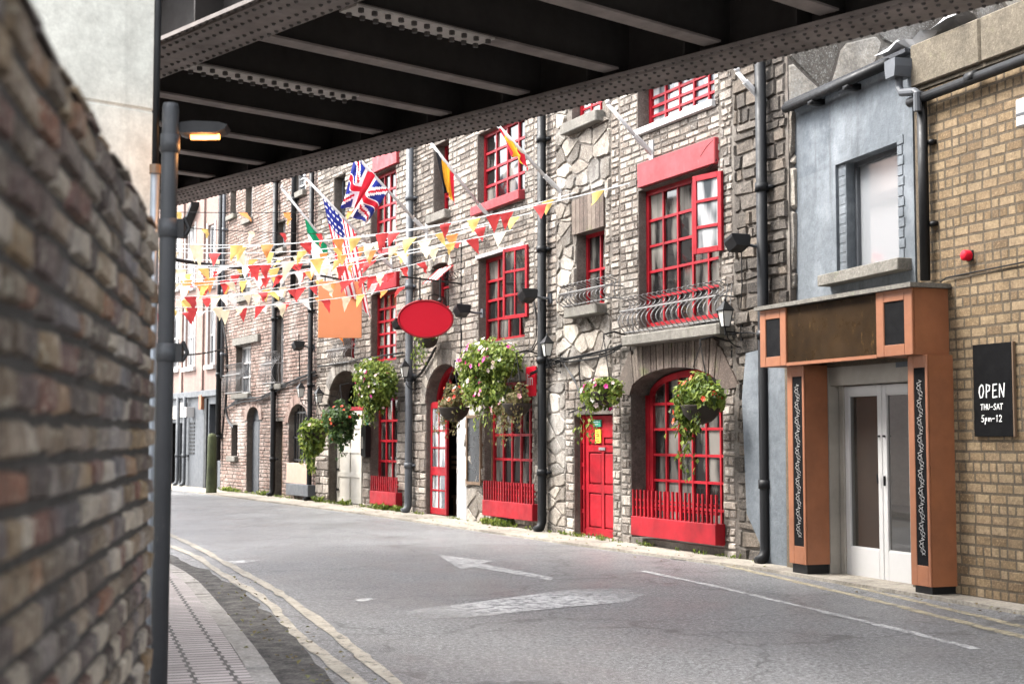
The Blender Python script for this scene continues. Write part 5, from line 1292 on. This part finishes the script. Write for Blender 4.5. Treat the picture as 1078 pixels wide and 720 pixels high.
pole(SP, (587, 200), (522, 130), 'red and yellow flag bundled on a white pole', spain, ('flag_red', 'flag_yellow'), .62, .26, gather=.4, lean=.5, start=.02, wav=.07)
pole(SP, (683, 160), (640, 110), 'bare white flagpole beside the upper window with the red lintel', name='flagpole', cat='flagpole')
pole(SP, (801, 106), (776, 76), 'bare white flagpole next to the black downpipe above the grey house', name='flagpole', cat='flagpole')

# ================================================================= BUNTING
PC = ['pennant_red', 'pennant_yellow', 'pennant_cream', 'pennant_white', 'pennant_orange']
def bunting(a, b, sag, label, step, weights, size=.225, cord='flag_white'):
    A, Bv = Vector(a), Vector(b); t = thing('bunting', label, 'bunting', A, 0, 'bunting strings across the street')
    def pt(s): p = A.lerp(Bv, s) - A; p.z -= sag*4*s*(1-s); return p
    m = MB(); m.tube([pt(k/30) for k in range(31)], .0075, 5); m.build('cord', MATS[cord], t)
    Ln = (Bv-A).length; n = min(95, int(Ln/step*1.18))
    for k in range(n):
        if rnd.random() < .08: continue
        s = (k+.5+rnd.uniform(-.18, .18))/n; p = pt(s); d = (pt(min(1, s+.01))-pt(s-.01 if s > .01 else 0)).normalized()
        w = size*rnd.uniform(.85, 1.1); hgt = w*rnd.uniform(1.1, 1.35); sw = rnd.gauss(0, .55); nrm = d.cross(Vector((0, 0, 1))).normalized()
        dn = (Vector((0, 0, -1))*math.cos(sw)+nrm*math.sin(sw))
        q = MB(); m4 = 4; tw = rnd.uniform(-.12, .12)
        rows = []
        for i in range(m4+1):
            f = i/m4; c = dn*hgt*f + nrm*(.06*math.sin(f*2.5)*rnd.uniform(-.5, 1)) + d*tw*f
            hw_ = w/2*(1-f)
            rows.append([q.V(c-d*hw_), q.V(c+nrm*.03*(1-f)), q.V(c+d*hw_)] if i < m4 else [q.V(c)])
        for i in range(m4-1):
            r0, r1 = rows[i], rows[i+1]
            for j in (0, 1): q.face([r0[j], r0[j+1], r1[j+1], r1[j]])
        r0 = rows[-2]; q.face([r0[0], r0[1], rows[-1][0]]); q.face([r0[1], r0[2], rows[-1][0]])
        q.build('pennant', MATS[rnd.choices(PC, weights)[0]], t, True, loc=p)
def far(px, py, Z): d = ray(px, py); return CAM + d*(Z/d.y)
def onw(seg, px, py): u = seg.at(px, py, .05); return seg.world(u[0], -.05, u[1])
BN = [
 ((150,223,25), (SB,395,222), 0.03, 'topmost bunting string, on a dark cord with few pennants', 1.46, (3,2,1,0,3), 'black_iron'),
 ((150,236,24), (SB,385,246), 0.06, 'second bunting string from the top at the far left, on a dark cord', 1.34, (4,3,1,0,2), 'black_iron'),
 ((140,262,23), (SP,663,193), 0.27, 'long bunting string reaching highest on the pub, right of the black downpipe', 0.92, (3,4,1,0,2), 'flag_white'),
 ((140,262,25), (SP,560,224), 0.30, 'bunting string with its right end just left of the black downpipe', 0.67, (3,3,2,0,2), 'flag_white'),
 ((140,284,24), (SP,520,236), 0.21, 'bunting string with its right end under the red and yellow flagpole', 0.55, (3,3,2,1,2), 'flag_white'),
 ((140,300,26), (SP,497,252), 0.18, 'bunting string passing over the striped awning', 0.61, (3,3,2,1,2), 'flag_white'),
 ((140,305,23), (SB,424,262), 0.15, 'bunting string with its right end at the grey downpipe', 0.51, (3,2,3,2,1), 'flag_white'),
 ((140,318,25), (SB,420,285), 0.12, 'bunting string sagging across the orange square sign', 0.51, (4,2,2,2,1), 'flag_white'),
 ((140,317,27), (SB,383,283), 0.15, 'lowest bunting string at the far left over the brick warehouse', 0.51, (4,3,3,1,2), 'flag_white'),

 ((140,308,28), (SB,392,268), 0.12, 'bunting string crossing just above the orange square sign', 0.49, (4,3,3,1,2), 'flag_white'),
 ((140,270,29), (SB,372,262), 0.15, 'bunting string at the far left level with the thick overhead cable', 0.55, (3,4,2,1,2), 'flag_white'),
 ((140,322,24), (SP,432,300), 0.18, 'bunting string with its right end at the iron bracket of the oval sign', 0.51, (4,3,3,1,1), 'flag_white'),
 ((140,290,30), (SWh,300,272), 0.12, 'short bunting string ending on the brick warehouse', 0.49, (4,3,3,2,1), 'flag_white'),
 ((140,254,22), (SP,605,203), 0.33, 'bunting string crossing the black downpipe below the soldier arch', 0.73, (3,4,2,0,2), 'flag_white'),
 ((140,276,26), (SP,540,242), 0.27, 'bunting string running to the white lintel over the red casement window', 0.51, (3,3,3,1,2), 'flag_white'),
 ((140,312,22), (SP,470,268), 0.24, 'bunting string ending on the arch over the striped awning', 0.49, (3,3,3,1,2), 'flag_white'),
 ((140,330,27), (SB,405,296), 0.18, 'bunting string crossing the lower half of the orange square sign', 0.46, (4,3,3,2,1), 'flag_white'),
 ((140,298,28), (SB,412,250), 0.21, 'bunting string ending on the upper red window left of the grey downpipe', 0.49, (3,3,3,2,2), 'flag_white'),
]
for (l, r_, sag, lab, step, wts, cd_) in BN: bunting(far(*l), onw(*r_), sag, lab, step, wts, cord=cd_)
m = MB(); a, b = far(150, 266, 25), onw(SB, 352, 277); m.tube([a.lerp(b, k/12)-Vector((0, 0, .2*4*(k/12)*(1-k/12))) for k in range(13)], .035, 6)
tag(m.build('overhead_cable', MATS['dark_pipe']), 'thick dark overhead cable crossing among the bunting', 'cable')
m = MB(); a, b = far(150, 371, 30), onw(SWh, 240, 366); m.tube([a.lerp(b, k/12)-Vector((0, 0, .12*4*(k/12)*(1-k/12))) for k in range(13)], .02, 6)
tag(m.build('overhead_cable', MATS['dark_pipe']), 'thin dark cable crossing below the bunting to the warehouse corner', 'cable')

# ================================================================= HANGING BASKETS
def leafquad(m, p, nrm, up, s, tone):
    n = nrm.normalized(); t = n.cross(up); t = t.normalized() if t.length > 1e-4 else n.orthogonal().normalized(); b = n.cross(t)
    w = s*.36; f = n*s*.16
    i = [m.V(p-b*s*.5), m.V(p+t*w+f*.6), m.V(p+b*s*.5-f), m.V(p-t*w+f*.6)]
    m.face([i[0], i[1], i[2]], tone); m.face([i[0], i[2], i[3]], tone)
def flower(m, p, nrm, s, tone):
    n = nrm.normalized(); t = n.orthogonal().normalized(); b = n.cross(t); c = m.V(p); k0 = rnd.random()
    ring = [m.V(p+(t*math.cos(k0+k*math.pi/5)+b*math.sin(k0+k*math.pi/5))*s*(1 if k % 2 == 0 else .72)+n*s*.35) for k in range(10)]
    for k in range(10): m.face([c, ring[k], ring[(k+1) % 10]], tone)
def foliage(parent, lobes, n, size, mat, flowers, trail=0):
    m = MB(); fl = {k: MB() for k in ('pink_petal', 'pale_petal', 'red_petal')}; st = MB()
    tot = sum(l[3]*l[4]*l[5] for l in lobes)
    for (cx, cy, cz, rx, ry, rz) in lobes:
        for k in range(int(n*rx*ry*rz/tot)):
            v = Vector((rnd.gauss(0, 1), rnd.gauss(0, 1), rnd.gauss(0, 1))).normalized(); rr = rnd.uniform(.35, 1)**.5*rnd.choice((1, 1, 1, 1.12, 1.25))
            p = Vector((cx+v.x*rx*rr, cy+v.y*ry*rr, cz+v.z*rz*rr))
            if p.y > -.04: p.y = -.04-rnd.random()*.06
            nr = (v*.5+Vector((rnd.uniform(-1,1), rnd.uniform(-1,1), rnd.uniform(-.4,1.2)))*.75+Vector((0, -.2, .3)))
            leafquad(m, p, nr, Vector((rnd.uniform(-1,1), rnd.uniform(-1,1), 1)), size*rnd.uniform(.6, 1.3), min(1, max(0, rnd.gauss(.5, .25))))
        for key, cnt in flowers.items():
            for k in range(max(0, int(cnt*rx*ry*rz/tot+.5))):
                v = Vector((rnd.gauss(0, 1), rnd.gauss(0, 1)-.8, rnd.gauss(0, 1)+.25)).normalized(); rr = rnd.uniform(.95, 1.15)
                flower(fl[key], Vector((cx+v.x*rx*rr, min(-.05, cy+v.y*ry*rr), cz+v.z*rz*rr)), v+Vector((0, -.4, .2)), rnd.uniform(.028, .05), rnd.random())
    for k in range(trail):
        c = rnd.choice(lobes); x, y = c[0]+rnd.uniform(-1, 1)*c[3]*.8, c[1]-rnd.random()*c[4]*.8; z = c[2]-c[5]*.5; L_ = rnd.uniform(.2, .55)
        pts = [(x+rnd.uniform(-.03,.03)*j+.0, min(-.05, y+rnd.uniform(-.02,.02)*j), z-L_*j/5) for j in range(6)]; st.tube(pts, .004, 4)
        for p in pts:
            for _ in range(4): leafquad(m, Vector(p)+Vector((rnd.gauss(0,.03), rnd.gauss(0,.03)-.02, rnd.gauss(0,.03))), Vector((rnd.uniform(-1,1), -1, rnd.uniform(-.5,1))), Vector((0,0,1)), size*rnd.uniform(.5, 1), rnd.random())
    if st.v: 
        b0 = len(m.v); m.v += st.v; m.f += [[i+b0 for i in f] for f in st.f]; m.t += [.1]*len(st.t); m.m += st.m
    m.build('foliage', MATS[mat], parent)
    for key, mm in fl.items():
        if mm.v: mm.build('blossoms', MATS[key], parent)
def basket(seg, px, py, off, r, label, lobes, n, size, mat, flowers, trail=0, bowl=True):
    x, z = seg.at(px, py, off); t = on_wall(seg, 'hanging_basket', label, 'hanging basket', x, 0, z, 'flower baskets on the frontage')
    if bowl:
        m = MB(); m.lathe([(.03, -r*.85), (r*.55, -r*.7), (r*.85, -r*.4), (r, 0), (r*1.04, .02), (r*.96, .02)], (0, -off, 0), 16); m.build('bowl', MATS['basket_liner'], t, True)
        m = MB()
        for k in range(3): a = k*2*math.pi/3; m.tube([(r*math.cos(a), -off+r*math.sin(a), .02), (0, -off, .75)], .006, 4)
        m.tube([(0, -off, .75), (0, -off, .82), (0, -off*.6, .86), (0, 0, .8), (0, 0, .45)], .014, 6); m.build('chain', MATS['black_iron'], t)
    foliage(t, [(lx, ly-off, lz, a, b, c) for lx, ly, lz, a, b, c in lobes], n, size, mat, flowers, trail)
    return t
basket(SP, 738, 428, .45, .25, 'hanging basket of yellow-green leaves with red blooms before the big arched window', [(-.02, 0, .12, .3, .28, .2), (-.22, 0, .0, .2, .22, .22), (-.26, -.05, -.2, .13, .14, .2), (.22, 0, .12, .2, .2, .14), (.0, 0, .3, .14, .14, .12), (-.28, 0, .24, .12, .12, .12)], 1500, .085, 'leaf', {'red_petal': 14}, 8)
basket(SP, 636, 414, .42, .2, 'hanging basket with pink geraniums over the red panelled door', [(-.1, 0, .02, .3, .24, .17), (-.36, 0, -.02, .16, .18, .13), (.12, 0, .1, .2, .2, .12), (-.12, 0, -.13, .18, .18, .1), (.3, 0, -.0, .12, .1, .18)], 1300, .07, 'leaf', {'pale_petal': 16, 'pink_petal': 10}, 4)
lb = basket(SP, 516, 392, .5, .3, 'big trailing flower display covering the wall under the red casement window', [(0, 0, .2, .55, .4, .32), (-.45, 0, .1, .42, .35, .3), (.42, 0, .15, .38, .35, .25), (-.2, -.05, -.25, .45, .32, .25), (.2, 0, -.38, .4, .3, .2), (-.62, 0, -.1, .22, .22, .25)], 4600, .08, 'leaf', {'pink_petal': 42, 'pale_petal': 50}, 26, False)
basket(SP, 544, 426, .42, .23, 'small dark bowl with dry trailing plants under the big flower display', [(0, 0, .1, .22, .2, .1), (-.4, 0, -.05, .3, .22, .14), (.2, 0, .2, .1, .1, .16)], 420, .07, 'dry_leaf', {'pale_petal': 12}, 14)
basket(SP, 478, 430, .5, .27, 'dark bowl of orange and dry plants in front of the arched red door', [(0, 0, .1, .3, .22, .1), (-.1, 0, .28, .16, .14, .16), (-.3, 0, .05, .16, .16, .1), (.2, 0, .2, .1, .1, .2)], 480, .075, 'dry_leaf', {'red_petal': 14, 'pale_petal': 4}, 12)
basket(SP, 451, 358, .3, .18, 'small planter with a magenta flower just below the red oval sign', [(-.1, 0, .1, .3, .2, .14), (.2, 0, .15, .2, .2, .1)], 420, .075, 'leaf', {'pink_petal': 6}, 6)
basket(SB, 395, 407, .5, .3, 'large white-and-pink flower basket above the left red barred window', [(0, 0, .15, .5, .38, .36), (-.3, 0, .25, .3, .3, .3), (.3, 0, .0, .35, .3, .3), (0, 0, -.25, .42, .3, .22)], 3300, .09, 'leaf', {'pink_petal': 16, 'pale_petal': 40}, 20, False)
basket(SB, 358, 446, .5, .28, 'dark green geranium basket with orange blooms before the white door', [(0, 0, .1, .38, .34, .26), (.12, 0, -.2, .26, .26, .22), (-.25, 0, .1, .24, .24, .2), (.0, 0, .42, .1, .1, .1)], 1300, .11, 'dark_leaf', {'red_petal': 22}, 8)
basket(SWh, 331, 456, .55, .28, 'yellow-green trailing basket left of the white door beside the barred window', [(0, 0, .05, .34, .3, .26), (-.18, 0, -.2, .26, .26, .26), (.1, 0, -.25, .22, .22, .22)], 1100, .11, 'leaf', {'pale_petal': 6}, 10)

# ================================================================= SMALL GROWTH AND LITTER
m = MB()
def tuft(p, s, n):
    for k in range(n):
        a = rnd.uniform(0, 6.28); q = p+Vector((math.cos(a), math.sin(a), 0))*rnd.random()*s*.8; h = s*rnd.uniform(.5, 1.4); d = Vector((math.cos(a)*.5, math.sin(a)*.5, 1)).normalized()
        w = Vector((-math.sin(a), math.cos(a), 0))*s*.12
        m.poly([q-w, q+w, q+d*h], rnd.random())
        leafquad(m, q+d*h*.7, Vector((rnd.uniform(-1,1), rnd.uniform(-1,1), .6)), Vector((0,0,1)), s*.5, rnd.random())
for seg, lo, hi, n in ((SP, xB, -.3, 60), (SB, -12, 0, 70)):
    for _ in range(n): tuft(seg.world(rnd.uniform(lo, hi), -.08-rnd.random()*.06, .03), rnd.uniform(.03, .09), 9)
for px in (405, 408, 412, 522, 530, 536, 540, 427, 370, 340, 240, 246, 252, 281): 
    sg = SP if px > 430 else SB
    for _ in range(4): u = sg.at(px+rnd.uniform(-3, 3), 540)[0]; tuft(sg.world(u, -.1-rnd.random()*.08, .03), rnd.uniform(.08, .15), 14)
tag(m.build('weeds', MATS['leaf']), kind='stuff')
m = MB()
for _ in range(420):
    c = rnd.random()
    if c < .5: i = rnd.randrange(3, 50); p = gut[i]+Vector((rnd.gauss(0, .12), rnd.gauss(0, .2), .012))
    else: u = rnd.uniform(xB-8, 3); sg = SP if u < 0 else SY; p = sg.world(u, -.35-abs(rnd.gauss(0, .3)), .04)
    leafquad(m, p, Vector((rnd.uniform(-.4,.4), rnd.uniform(-.4,.4), 1)), Vector((rnd.uniform(-1,1), rnd.uniform(-1,1), 0)), rnd.uniform(.02, .05), rnd.random())
tag(m.build('fallen_leaves', MATS['dry_leaf']), kind='stuff')
